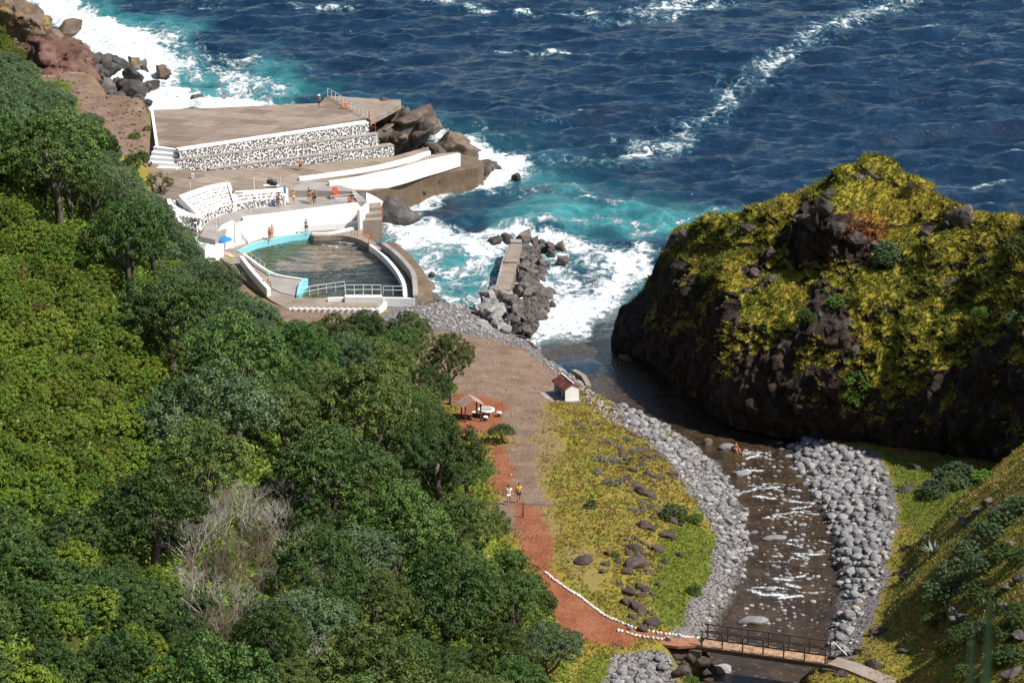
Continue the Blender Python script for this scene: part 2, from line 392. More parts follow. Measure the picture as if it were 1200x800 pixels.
g.set(b.inputs['Base Color'], c); b.inputs['Roughness'].default_value = .95; b.inputs['Specular IOR Level'].default_value = .15
g.set(b.inputs['Normal'], g.bump(g.math('ADD', nf, g.math('MULTIPLY', g.noise(v, 9, 4), .4)), .25))
M_GROUND = m
me = mesh_from("ground", V, FQ, M_GROUND, True)
for nme, a in (("soil", z_soil), ("cob", z_cob), ("dirt", z_dirt), ("straw", z_straw), ("green", z_green), ("wood", z_wood), ("wet", z_wet)): attr(me, nme, a)
tag(add("ground", me), kind="structure")

# ================================================================== SEA
sxs = np.r_[-6000,-3000,-1500,-800,-400,-250,-180,-140,-120, np.arange(-110, 110.1, .45), 120,140,180,250,400,800,1500,3000,6000]
sys_ = np.r_[-200,0,120,180,220,235, np.arange(244, 500, .45), 510,530,560,620,750,1000,1600,3000,6000,12000]
SX, SY = np.meshgrid(sxs, sys_)
fine = sstep(-125, -100, SX)*sstep(125, 100, SX)*sstep(560, 480, SY)*sstep(235, 250, SY)
H = np.zeros_like(SX); rr = np.random.default_rng(5)
wx = SX+2.5*fbm(SX/22, SY/22, o=2, s=61); wy = SY+2.5*fbm(SX/25+9, SY/25, o=2, s=62)
for q in range(64):
    lam = 1.3*(16/1.3)**(q/63.0); ang = -math.pi/2+.35+rr.normal(0, .55)
    k = 2*math.pi/lam; amp = .0160*lam**.92*rr.uniform(.5, 1.2)
    ph = k*(math.cos(ang)*wx+math.sin(ang)*wy)+rr.uniform(0, 6.28)
    s_ = np.sin(ph); H += amp*(1.15*(1-np.abs(np.sin(ph/2))**1.35)-.5 if q % 3 == 0 else s_)
H *= .8+.5*fbm(SX/30, SY/30, o=2, s=63)
crest = H.copy()
def sp(pts, z=0.0): return [P(a, b_, z)[:2] for a, b_ in pts]
wpx = SX+2.2*fbm(SX/5, SY/8, o=4, s=71)+3*fbm(SX/18, SY/18, o=2, s=72); wpy = SY+5*fbm(SX/6, SY/9, o=4, s=73)+5*fbm(SX/18, SY/22, o=2, s=74)
def blob(pts, fe): return sstep(-fe, fe, sdpoly(wpx, wpy, sp(pts)))
def streak(pts, wd): return np.clip(1-dline(wpx, wpy, sp(pts))/wd, 0, 1)
foam = np.zeros_like(SX)
def up(a, k=1.0):
    global foam
    foam = np.maximum(foam, a*k)
# breaking surf, upper left
up(blob([(20,-30),(110,5),(190,45),(235,75),(215,105),(330,112),(360,124),(120,135),(40,90)], 6), 1.02)
up(blob([(230,75),(300,62),(340,85),(380,100),(375,118),(250,118)], 7), .62)
up(blob([(100,0),(190,30),(300,75),(270,100),(150,100)], 9), .72)
# around the outcrop and the boulder
up(blob([(500,150),(560,165),(600,180),(640,200),(590,225),(540,215),(505,190)], 5), .84)
up(blob([(470,215),(560,200),(640,212),(560,240),(480,240)], 3), .78)
up(streak([(560,225),(620,232),(680,228),(730,240)], 6), .6); up(streak([(620,270),(690,262),(760,268)], 7), .62)
up(blob([(440,230),(500,225),(520,250),(580,262),(700,275),(770,290),(760,330),(742,360),(730,400),(690,408),(630,398),(600,385),(560,372),(500,360),(470,300),(430,270)], 4), .72)
up(blob([(430,262),(480,262),(560,268),(580,290),(575,320),(500,300),(470,300)], 3), .74)
up(blob([(650,280),(740,282),(775,300),(760,340),(740,370),(710,392),(640,392),(630,350),(670,320)], 4), .76)
up(blob([(490,335),(575,335),(566,362),(505,356)], 2.5), .8)
up(blob([(500,120),(560,140),(620,150),(600,175),(540,160)], 6), .5)
up(blob([(560,120),(700,150),(720,190),(640,190)], 7), .3)
# long foam lines, and one painted sun glint
up(streak([(1120,-25),(1010,15),(950,45),(890,75),(840,110),(832,135),(790,160),(730,180),(650,190)], 9.5), .60)
up(streak([(1120,-25),(1010,15),(950,45),(890,75),(840,110)], 15), .44)
up(streak([(830,135),(780,142),(700,165),(600,180)], 7), .5)
up(streak([(840,-10),(760,15),(700,10),(640,18),(560,8),(500,3)], 9), .62)
up(streak([(860,0),(780,20),(720,25)], 7), .62)
up(streak([(590,65),(680,68)], 3.5), .62); up(streak([(640,62),(660,66)], 3), .7)
up(streak([(560,150),(640,140),(690,120)], 5), .42)
up(streak([(1120,225),(1190,212)], 4), .5)  # glint of the sun on the water, painted in as foam
up(streak([(230,10),(330,5),(420,12)], 5), .5); up(streak([(300,60),(400,85),(470,70)], 5), .4)
up(streak([(700,262),(790,258),(850,250)], 2.5), .6)
up(sstep(.42, .9, crest)*sstep(-.05, .35, fbm(SX/14, SY/14, o=3, s=81)), .46)
_mod = fbm(SX/6, SY/11, o=4, s=85)+.5*fbm(SX/2.2, SY/5, o=3, s=86)
foam = foam*np.clip(.9+.42*_mod, .35, 1.05)
cove = blob([(480,205),(620,200),(760,235),(860,255),(790,300),(740,400),(600,390),(430,300)], 8)
surfz = blob([(60,-20),(330,60),(400,110),(250,130),(60,90)], 8)
shal = np.clip(np.maximum(cove, surfz*.8), 0, 1)*sstep(-.35, .35, fbm(SX/9, SY/13, o=4, s=82)+.06)
shal = np.maximum(shal, .2*blob([(450,120),(620,170),(740,215),(700,260),(560,230)], 12))
shal = np.maximum(shal, .9*blob([(600,250),(680,232),(730,248),(700,265),(620,268)], 3))
murk = blob([(640,400),(660,375),(700,355),(745,345),(760,390),(800,440),(740,440)], 5)
# heights: surf and cove swell
H += 1.3*streak([(640,262),(680,240),(720,236),(770,250)], 7)*cove
H += 1.5*np.clip(fbm(SX/7, SY/7, o=4, s=83)+.3, 0, 2)*blob([(60,0),(150,30),(230,75),(140,90),(70,50)], 5)
H += .95*fbm(SX/2.5, SY/2.8, o=5, s=84)*foam*np.maximum(cove, surfz)
H *= fine
lat = sstep(262, 278, SY)
H = H*np.where(SX > 0, lat, 1)*sstep(9, 1, murk*9)
me = mesh_from("sea", np.stack([SX, SY, H], -1).reshape(-1, 3),
    (lambda i: np.stack([i[:-1, :-1], i[:-1, 1:], i[1:, 1:], i[1:, :-1]], -1).reshape(-1, 4))(np.arange(SX.size).reshape(SX.shape)), None, True)
attr(me, "foam", foam); attr(me, "shal", shal); attr(me, "murk", murk)
m, nt, b, o = newmat("sea_water"); g = N(nt); v = g.pos()
lace = g.vor(g.n("VectorMath", operation='ADD', i_0=v, i_1=g.n("VectorMath", operation='SCALE', i_0=g.n("TexNoise", i_Vector=v, i_Scale=.5).outputs['Color'], i_Scale=2.2)), .55, 'DISTANCE_TO_EDGE')
n1 = g.noise(g.scl(v, (1, .75, 1)), .55, 9, .68, 1.2)
n2 = g.noise(v, 2.2, 6, .6)
lv = g.math('SUBTRACT', .28, lace)
fv = g.math('ADD', g.at("foam"), g.math('ADD', g.math('MULTIPLY', g.math('SUBTRACT', n1, .5), 1.15), g.math('ADD', g.math('MULTIPLY', lv, .35), g.math('MULTIPLY', g.math('SUBTRACT', n2, .5), .35))))
fm = g.ss(fv, .52, .74)
deep = g.ramp(g.noise(v, .12, 4), [(.3, (.0028, .015, .036)), (.7, (.0055, .027, .062))])
turq = g.ramp(g.noise(v, .3, 4, .6, .6), [(.3, (.016, .12, .14)), (.55, (.045, .23, .24)), (.75, (.13, .38, .36))])
col = g.mix(g.at("shal"), deep, turq)
col = g.mix(g.at("murk"), col, (.075, .07, .05))
col = g.mix(g.math('MULTIPLY', g.ss(fv, .36, .7), .38), col, (.13, .34, .40))
foamc = g.ramp(g.noise(v, 1.3, 6, .65), [(.28, (.36, .47, .53)), (.48, (.68, .73, .75)), (.66, (.85, .85, .84))])
col = g.mix(fm, col, foamc)
g.set(b.inputs['Base Color'], col)
g.set(b.inputs['Roughness'], g.math('MULTIPLY_ADD', fm, .6, c=.055)); b.inputs['IOR'].default_value = 1.33
rip = g.math('ADD', g.math('MULTIPLY', g.noise(g.scl(v, (.7, 1, 1)), .9, 5, .6), 1.0), g.math('MULTIPLY', g.noise(g.scl(v, (.75, 1, 1)), 2.6, 5, .65), .42))
g.set(b.inputs['Normal'], g.bump(g.math('ADD', rip, g.math('MULTIPLY', fm, g.math('MULTIPLY_ADD', n2, .8, c=.15))), .42))
me.materials.append(m)
tag(add("sea", me), kind="structure")

# ================================================================== RIVER
def river_strip():
    pts = [Vector(p) for p in RIV]; fine_, wds = [], []
    for i in range(len(pts)-1):
        for t in np.linspace(0, 1, 70, endpoint=False):
            fine_.append(pts[i].lerp(pts[i+1], t)); wds.append(RIVW[i]*(1-t)+RIVW[i+1]*t)
    fine_ = [sum((fine_[max(0, min(len(fine_)-1, i+k))] for k in range(-28, 29)), Vector())/57 for i in range(len(fine_))]
    vs, uv = [], []
    nw = 61
    for i, p in enumerate(fine_):
        t = (fine_[min(i+1, len(fine_)-1)]-fine_[max(i-1, 0)]); t.z = 0; t.normalize(); nrm = Vector((t.y, -t.x, 0))
        for k in range(nw):
            q = p+nrm*((k/(nw-1)-.5)*2*wds[i]*1.5); vs.append((q.x, q.y, p.z+.03))
    m_ = len(fine_)
    ii = np.arange(m_*nw).reshape(m_, nw)
    return np.array(vs), np.stack([ii[:-1, :-1], ii[:-1, 1:], ii[1:, 1:], ii[1:, :-1]], -1).reshape(-1, 4)
rv, rf = river_strip()
rw = np.zeros(len(rv))
_rr = random.Random(9)
_rap = [((675,398),(740,410),3,.6)]
for cx_, cy_, n_, sx_, sy_ in [(888,540,5,14,6),(878,557,5,18,6),(915,572,5,20,6),(935,598,9,24,8),(912,612,4,14,5),(938,640,6,18,5),(940,655,5,16,5),(925,686,8,24,7),(905,700,4,16,4),(935,700,3,10,4),(890,580,4,20,6),(905,660,3,14,6)]:
    for _ in range(n_):
        a_, b_ = cx_+_rr.gauss(0, sx_*.6), cy_+_rr.gauss(0, sy_*.7); l_ = _rr.uniform(4, 15); _rap.append(((a_-l_, b_+_rr.uniform(-2, 2)), (a_+l_, b_+_rr.uniform(-2, 4)), _rr.uniform(.45, 1.0), _rr.uniform(.5, .9)))
for a_, b_, wd, k in _rap:
    w_ = Gp([a_, b_]); rw = np.maximum(rw, k*np.clip(1-dline(rv[:, 0]+.3*fbm(rv[:, 0]*1.2, rv[:, 1]*1.2, o=3, s=92), rv[:, 1], w_)/wd, 0, 1))
rv[:, 2] += .10*fbm(rv[:, 0]/1.2, rv[:, 1]/1.2, o=3, s=91)*(rw > .05)
me = mesh_from("river", rv, rf, None, True); attr(me, "foam", rw)
m, nt, b, o = newmat("river_water"); g = N(nt); v = g.pos()
n1 = g.noise(v, 1.6, 7, .65, .8)
fm = g.ss(g.math('ADD', g.at("foam"), g.math('MULTIPLY', g.math('SUBTRACT', g.noise(g.scl(v, (1.3, .55, 1)), 2.2, 7, .7, 1.2), .5), 1.5)), .48, .86)
bed = g.ramp(g.noise(v, .5, 6, .6), [(.3, (.022, .015, .009)), (.55, (.05, .032, .018)), (.75, (.085, .055, .028))])
bed = g.mix(g.ss(g.vor(v, 1.6), .32, .18), bed, (.085, .07, .055))
g.set(b.inputs['Base Color'], g.mix(fm, bed, (.62, .66, .68)))
g.set(b.inputs['Roughness'], g.math('MULTIPLY_ADD', fm, .5, c=.12)); b.inputs['IOR'].default_value = 1.33
g.set(b.inputs['Normal'], g.bump(g.noise(v, 2.6, 4, .6), .10))
me.materials.append(m)
tag(add("river", me), kind="structure")
# ================================================================== ROCKS
M_GREYROCK = rockmat("grey_stone", (.11,.106,.11), (.215,.21,.212), (.33,.32,.317), rv=.3, scale=1.2, bump=.03)
M_PALEROCK = rockmat("pale_stone", (.16,.148,.14), (.26,.245,.238), (.36,.345,.337), rv=.22, scale=1.2, bump=.04)
M_DARKROCK = rockmat("dark_lava", (.025,.022,.02), (.06,.052,.048), (.13,.115,.105), rv=.3, scale=.9, bump=.08)
M_BROWNROCK = rockmat("brown_lava", (.03,.02,.016), (.075,.052,.042), (.15,.11,.09), rv=.3, scale=.8, bump=.08)
M_TANROCK = rockmat("tan_rock", (.06,.042,.028), (.14,.10,.066), (.24,.185,.125), rv=.2, scale=.6, bump=.08)
M_BWROCK = rockmat("breakwater_stone", (.045,.038,.034), (.105,.09,.08), (.20,.18,.165), rv=.35, scale=.9, bump=.06)
M_HEAD = rockmat("headland_stone", (.024,.019,.015), (.066,.052,.043), (.19,.16,.14), rv=.2, scale=.9, bump=.12)
M_WHITESTONE = rockmat("whitewashed_stone", (.55,.54,.52), (.74,.73,.71), (.82,.81,.79), rv=.06, scale=3, bump=.02)

def ico(sub):
    bm = bmesh.new(); bmesh.ops.create_icosphere(bm, subdivisions=sub, radius=1)
    v = np.array([q.co[:] for q in bm.verts]); f = np.array([[w_.index for w_ in q.verts] for q in bm.faces]); bm.free(); return v, f
ICO = {k: ico(k) for k in (1, 2, 3, 4, 5)}
def rock_vf(seed, sub=2, ang=.6, sq=(1, .8, .6), rough=.12):
    v, f = ICO[sub]; v = v.copy(); r = np.random.default_rng(seed)
    for q in range(12 if ang > .85 else int(9+ang*8)):
        n = r.normal(size=3); n /= np.linalg.norm(n); d = r.uniform(.40, .74) if ang > .85 else r.uniform(.62, .92)+(1-ang)*.12
        ex = np.maximum(v@n-d, 0); v -= ex[:, None]*n*(1 if ang > .85 else .6+.4*ang)
    if ang > .85: v *= 1.28
    nn = v/np.linalg.norm(v, axis=1, keepdims=True)
    v += nn*(rough*fbm(v[:, 0]*1.6+seed*3.1, v[:, 1]*1.6, v[:, 2]*1.6, o=4, s=seed % 50))[:, None]*1.6
    return v*np.array(sq), f
ROCKS = {}
def rock_mesh(kind, i, mat, sub, ang, sq, rough=.12, smooth=False):
    k = (kind, i)
    if k not in ROCKS:
        v, f = rock_vf(i*13+hash(kind) % 7*0+len(kind), sub, ang, sq, rough); ROCKS[k] = mesh_from(kind, v, f, mat, smooth)
    return ROCKS[k]
def rock(name, me, loc, size, label, cat="boulder", group=None, rz=None, tilt=.25):
    o = add(name, me, None, loc); s = size if hasattr(size, '__len__') else (size,)*3
    o.scale = s; o.rotation_euler = (random.uniform(-tilt, tilt), random.uniform(-tilt, tilt), random.uniform(0, 6.28) if rz is None else rz)
    return tag(o, label, cat, group)

# ---- cobble bars: the big stones one by one, the rest as stuff
def world_poly(pts): return Gp(pts)
def scatter_poly(poly, n, rng):
    p = np.array(poly); lo_, hi_ = p.min(0), p.max(0); out = np.zeros((0, 2))
    while len(out) < n:
        q = rng.uniform(lo_, hi_, (n*3, 2)); q = q[inpoly(q[:, 0], q[:, 1], poly)]; out = np.vstack([out, q])
    return out[:n]
CB = []      # (polygon, count, rmin, rmax, power, pile)
EB = [(895,514),(960,516),(1020,533),(1040,555),(1052,600),(1045,640),(1030,690),(1012,735),(1000,772),(975,775),(968,745),(985,715),(978,670),(972,630),(958,600),(930,570),(905,545)]
WB = [(712,468),(726,463),(766,490),(812,522),(848,552),(872,592),(900,622),(912,640),(890,652),(885,668),(872,690),(850,712),(832,742),(818,735),(838,700),(846,680),(838,640),(822,600),(806,570),(770,530),(735,505)]
SB = [(716,772),(740,768),(765,766),(788,778),(785,810),(700,815)]
NB = [(630,425),(680,430),(712,470),(735,490),(745,510),(700,490),(668,455)]
BEACH = [(455,360),(545,357),(566,374),(600,396),(630,404),(615,412),(560,395),(470,385)]
def lay(poly, n, a, b_, pw, lift, rng):
    w_ = world_poly(poly); p = scatter_poly(w_, n, rng)
    r = a+(b_-a)*rng.random(n)**pw
    e = sdpoly(p[:, 0], p[:, 1], w_); k_ = e+1.7*fbm(p[:, 0]/1.6, p[:, 1]/1.6, o=3, s=33) > .35; p, r, e = p[k_], r[k_], e[k_]; r = r*np.clip(.6+.35*e, .5, 1)
    return p, r
rng = np.random.default_rng(21)
ind, stuff = [], []
for poly, n, a, b_, pw, keep, lab in [
    (EB, 5200, .09, .62, 4.6, 165, "grey rounded boulder on the broad cobble bar along the far bank of the stream"),
    (WB, 4600, .07, .52, 5.0, 95, "pale grey stone on the cobble bank between the grassy field and the stream"),
    (SB, 600, .12, .55, 2.8, 25, "pale grey stone in the heap below the red path near the footbridge"),
    (NB, 900, .08, .30, 2.5, 0, None), (BEACH, 2600, .05, .26, 3.0, 0, None)]:
    p, r = lay(poly, n, a, b_, pw, 0, rng); od = np.argsort(-r)
    # thin out overlapping big ones
    kept = []
    for i in od:
        if len(kept) < 2600 and all((p[i, 0]-p[j, 0])**2+(p[i, 1]-p[j, 1])**2 > (.62*(r[i]+r[j]))**2 for j in kept[:900]): kept.append(i)
    for c_, i in enumerate(kept):
        (ind if c_ < keep else stuff).append((p[i, 0], p[i, 1], r[i], lab))
RV = [rock_mesh("river_boulder", i, M_GREYROCK, 3, .45, (1, .78+.03*(i % 4), .62), .10, True) for i in range(8)]
for i, (x, y, r, lab) in enumerate(ind):
    z = float(gh(x, y))
    rock("river_boulder", RV[i % 8], (x, y, z+r*.28), (r, r*random.uniform(.8, 1.1), r*random.uniform(.85, 1.15)), lab, "boulder", {"g": "boulders of the far cobble bar", "p": "stones of the near cobble bank"}.get(lab[0]) if "heap" not in lab else "stones heaped below the path")
def rock_stuff(name, items, mat, label, cat, sub=1, k=8, sq=(1, .8, .62), lift=.25):
    base = [rock_vf(200+q, sub, .5, sq) for q in range(k)]
    vs, fs = [], []; off = 0; rg = np.random.default_rng(5)
    for i, (x, y, r, _) in enumerate(items):
        v, f = base[i % k]; a = rg.uniform(0, 6.28); ca, sa = math.cos(a), math.sin(a)
        q = v*r; q = np.c_[q[:, 0]*ca-q[:, 1]*sa, q[:, 0]*sa+q[:, 1]*ca, q[:, 2]]+np.array([x, y, float(gh(x, y))+r*lift]); vs.append(q); fs.append(f+off); off += len(v)
    o = add(name, mesh_from(name, np.vstack(vs), np.vstack(fs), mat, True)); return tag(o, label, cat, None, "stuff")
# grey stones with a colour per stone
m, nt, b, o = newmat("cobbles"); g = N(nt)
isl = g.island(); v = g.pos()
c = g.ramp(g.math('ADD', g.math('MULTIPLY', isl, .7), g.math('MULTIPLY', g.noise(v, 4, 5), .4)), [(.15, (.10, .095, .095)), (.5, (.22, .21, .208)), (.8, (.34, .33, .325)), (.97, (.28, .19, .13))])
g.set(b.inputs['Base Color'], c); b.inputs['Roughness'].default_value = .85
M_COB = m
rock_stuff("cobbles", stuff, M_COB, "small grey cobbles covering the stream banks and the beach", "cobbles", 2)

# ---- stones standing in the stream
def gp(px, py): return Vector(G(px, py))
for px, py, s_, lab in [(829,525,(.5,.4,.8),"pale pointed rock standing upright where the stream leaves the dark pool"),
    (853,531,(1.1,.8,.75),"broad pale boulder in the stream beside the bathing person"),
    (869,561,(.95,.6,.5),"flat pale rock in the rapids below the bathing person"),
    (908,636,(1.3,.7,.4),"long flat grey boulder jutting into the stream from the near bank"),
    (882,735,(1.35,.95,.7),"large smooth grey boulder in the stream just above the footbridge"),
    (903,697,(.55,.4,.35),"small pale rock in midstream upstream of the footbridge"),
    (912,503,(.6,.45,.4),"pale rock in the shade under the dark cliff at the head of the bar"),
    (985,527,(.8,.6,.6),"orange-tinged boulder at the shaded end of the cobble bar"),
    (1006,711,(1.0,.6,.45),"tan flat slab among the grey stones of the far bar"),
    (846,792,(.9,.8,.7),"mossy boulder below the near end of the footbridge")]:
    q = gp(px, py); zz = max(q.z, float(np.interp(q.y, [p[1] for p in RIV][::-1], [p[2] for p in RIV][::-1]))) if px < 920 else q.z
    mm = M_TANROCK if "tan" in lab or "orange" in lab else M_PALEROCK
    rock("stream_boulder", rock_mesh("stream_boulder"+mm.name, int(px) % 5, mm, 3, .6, (1, .8, .7), .1, True), (q.x, q.y, zz+s_[2]*.12), s_, lab, rz=0.2, tilt=.1)
items = []
for poly, n in [([(850,530),(900,530),(960,590),(970,640),(975,720),(960,745),(850,745),(880,690),(895,640),(880,590)], 230)]:
    p, r = lay(poly, n, .09, .32, 2.2, 0, rng); items += [(a, b_, c_+.04, 0) for (a, b_), c_ in zip(p, r)]
wl = lambda y: float(np.interp(y, [p[1] for p in RIV][::-1], [p[2] for p in RIV][::-1]))
base = [rock_vf(300+q, 2, .5, (1, .8, .55)) for q in range(6)]; vs, fs, off = [], [], 0
for i, (x, y, r, _) in enumerate(items):
    v_, f_ = base[i % 6]; vs.append(v_*r+np.array([x, y, max(float(gh(x, y)), wl(y))+.02])); fs.append(f_+off); off += len(v_)
tag(add("stream_stones", mesh_from("stream_stones", np.vstack(vs), np.vstack(fs), M_COB, True)), "small pale stones breaking the surface of the stream", "stones", None, "stuff")

# ---- dark rocks in the field
FR = [(752,578,.75),(762,582,.6),(745,570,.6),(735,562,.6),(742,552,.5),(752,545,.45),(760,556,.5),(770,560,.4),(748,530,.55),(764,537,.4),(757,522,.35),(742,510,.35),(726,490,.4),(690,472,.35),(720,482,.3),(735,545,.35),
      (755,618,.7),(764,620,.5),(782,630,.8),(745,645,.7),(752,652,.5),(771,646,.6),(796,652,.4),(684,659,.9),(713,650,.45),(709,662,.45),(724,658,.5),(742,664,1.1),(735,672,.6),(750,690,.6),(737,695,.7),(735,708,.7),(748,715,.9),(756,692,.5),(752,700,.5),(742,725,.5),(763,733,.8),(754,739,.5),(726,686,.4),(733,640,.35),(788,612,.6),(798,616,.4),(757,662,.4),(706,672,.4),(780,660,.4),(800,790,.8),(815,782,.8),(790,770,.7),(825,795,.9),(782,752,.4),(812,770,.6)]
FM = [rock_mesh("field_rock", i, M_BROWNROCK, 3, .85, (1, .85, .7), .12) for i in range(7)]
special = {(752,578):"largest dark block at the foot of the rock pile in the field", (684,659):"low brown slab lying alone in the dry grass beside the red path", (742,664):"long brown slab topping the rock pile near the path bend", (748,715):"broad brown boulder at the lower end of the field rock pile", (763,733):"dark brown rock just above the whitewashed kerb stones"}
for i, (px, py, s_) in enumerate(FR):
    q = gp(px, py); lab = special.get((px, py), "rough brown lava rock in the broken stone line through the grassy field" if py < 760 else "rough brown rock on the bank under the near end of the footbridge")
    rock("field_rock", FM[i % 7], (q.x, q.y, q.z+.18*s_), (s_*1.05, s_*.9, s_*random.uniform(.7, 1.0)), lab, "rock", "rocks across the field" if py < 760 else "rocks under the footbridge")
FE = [(1024,692,.5),(1062,574,.8),(1072,549,.6),(1096,573,1.0),(1085,631,.45),(1064,645,.7),(1063,676,.65),(1053,672,.4),(1030,742,.7),(1058,765,.5),(1025,780,.9),(985,790,.6),(1010,765,.5),(1140,640,.6),(1176,600,.8),(1160,590,.8),(1145,602,.7),(1130,612,.6),(1118,724,.9),(1128,728,.7),(1192,770,1.1),(1196,745,.8),(1180,690,.6),(1195,680,.6),(1175,712,.6),(1190,790,1.0),(1168,618,.5),(1186,640,.5)]
sp2 = {(1062,574):"low dark brown rock in bright grass near the foot of the cliff", (1096,573):"pale cracked boulder in front of the round bush by the cliff", (1085,631):"grey rock in the grass just above the agave"}
for i, (px, py, s_) in enumerate(FE):
    q = gp(px, py); pale = px > 1110 or px == 1096
    lab = sp2.get((px, py), "weathered pale rock outcrop on the steep right-hand slope" if pale else "brown rock scattered in the grass on the far bank")
    rock("slope_rock", rock_mesh("slope_rock"+("p" if pale else "b"), i % 5, M_BWROCK if pale else M_BROWNROCK, 3, .9, (1, .85, .75), .14), (q.x, q.y, q.z+.1*s_), (s_, s_*.9, s_*.8), lab, "rock", "outcrops on the right slope" if pale else "rocks on the far bank")

# ---- breakwater: concrete mole and boulders
M_CONC = None
def bw_rock(px, py, z, s_, mat, lab, group, i):
    p = P(px, py, z)
    rock("breakwater_boulder", rock_mesh("breakwater_boulder"+mat.name, i % 7, mat, 3, 1.0, (1, .85, .75), .12), (p[0], p[1], z), (s_*random.uniform(.9, 1.25), s_, s_*random.uniform(.75, 1.05)), lab, "boulder", group, tilt=.6)
rr = random.Random(3); n_ = 0
sea_side = [(612,276),(640,283),(662,298),(650,305),(640,312),(632,330),(650,345),(640,362),(640,372),(625,388),(612,390),(600,372),(596,350),(608,335),(612,300)]
cnt = 0
while cnt < 135:
    px, py = rr.uniform(594, 668), rr.uniform(272, 392)
    if not bool(inpoly(np.array(px), np.array(py), sea_side)): continue
    dist = max(0, (px-605)/60); z = max(.1, 1.7*(1-dist*1.25))*rr.uniform(.5, 1.1)
    if cnt > 10 and rr.random() < .0: continue
    bw_rock(px, py, z, rr.uniform(.4, 1.05), M_BWROCK, "dark angular boulder piled along the seaward side of the breakwater", "boulders armouring the breakwater", cnt); cnt += 1
for i in range(46):
    px, py = rr.uniform(560, 612), rr.uniform(340, 388)
    if px+0.5*(py-340) < 568 or px > 600+(py-340)*.3: continue
    bw_rock(px, py, 1.0+.02*(388-py)*.5, rr.uniform(.5, .95), M_PALEROCK, "pale grey boulder heaped where the breakwater meets the beach", "pale boulders at the beach end", i)
for px, py, z, s_, mt, lab in [(615,277,1.6,1.3,M_BWROCK,"rounded brown boulder at the very tip of the breakwater"),(659,305,.4,1.25,M_BWROCK,"outlying grey boulder in the white surf off the breakwater"),
     (655,291,.3,1.2,M_TANROCK,"tan boulder at the outer corner of the breakwater pile"),(648,357,.1,.55,M_DARKROCK,"small dark rock awash beside the breakwater"),(592,282,-.1,1.1,M_DARKROCK,"dark flat reef rock awash left of the breakwater tip"),(580,286,-.2,1.0,M_DARKROCK,"low dark reef rock farthest left of the breakwater tip"),
     (507,323,0,.5,M_DARKROCK,"small dark rock in the foam beside the pool wall"),(738,383,.1,.4,M_DARKROCK,"lone dark rock in the surf at the stream mouth"),
     (578,199,.1,1.0,M_DARKROCK,"dark rock in the foam off the concrete point"),(606,209,0,.8,M_DARKROCK,"low dark rock farthest out in the foam"),(735,420,.1,1.2,M_BWROCK,"pale rock ledge at the foot of the sea cliff")]:
    bw_rock(px, py, z, s_, mt, lab, None, 3)

# ---- the black boulder beside the pool, the outcrop and boulders of the point
def big_rock(name, px, py, z, size, mat, seed, lab, cat, rz=0.0, ang=.9, sq=(1, 1, 1), sub=4, rough=.16):
    v_, f_ = rock_vf(seed, sub, ang, sq, rough); v_ = v_*np.array(size)
    nr_ = v_/np.linalg.norm(v_, axis=1, keepdims=True); v_ = v_+nr_*(.55*(1-2*np.abs(fbm(v_[:, 0]*.45+seed, v_[:, 1]*.45, v_[:, 2]*.8, o=5, s=seed % 40))))[:, None]*min(1, min(size)/2.5)
    ca, sa = math.cos(rz), math.sin(rz); v_ = np.c_[v_[:, 0]*ca-v_[:, 1]*sa, v_[:, 0]*sa+v_[:, 1]*ca, v_[:, 2]]
    v_ += .22*np.stack([fbm(v_[:, 0]*.9, v_[:, 1]*.9, v_[:, 2]*1.4, o=5, s=seed+k) for k in range(3)], 1)
    if cat == 'cliff': v_ += .5*np.stack([(1-2*np.abs(fbm(v_[:, 0]*1.1, v_[:, 1]*1.1, v_[:, 2]*1.9, o=5, s=seed+k+9))) for k in range(3)], 1)
    p = P(px, py, z); return tag(add(name, mesh_from(name, v_, f_, mat), None, p), lab, cat)
def wedge():
    v_, f_ = ICO[4]; v_ = v_.copy()
    p = P(468, 254, 0.6)
    x = v_[:, 0]; top = np.interp(x, [-1, -.55, -.1, .5, 1], [2.0, 3.6, 2.7, 1.3, .5])
    q = np.c_[x*2.6, v_[:, 1]*1.7+.5*x, np.where(v_[:, 2] > 0, v_[:, 2]*top, v_[:, 2]*1.5)-.2]
    q += .25*np.stack([fbm(q[:, 0], q[:, 1], q[:, 2], o=5, s=40+k) for k in range(3)], 1)
    tag(add("black_boulder", mesh_from("black_boulder", q, f_, M_DARKROCK), None, p), "huge black wedge-shaped boulder in the surf beside the pool steps", "boulder")
wedge()
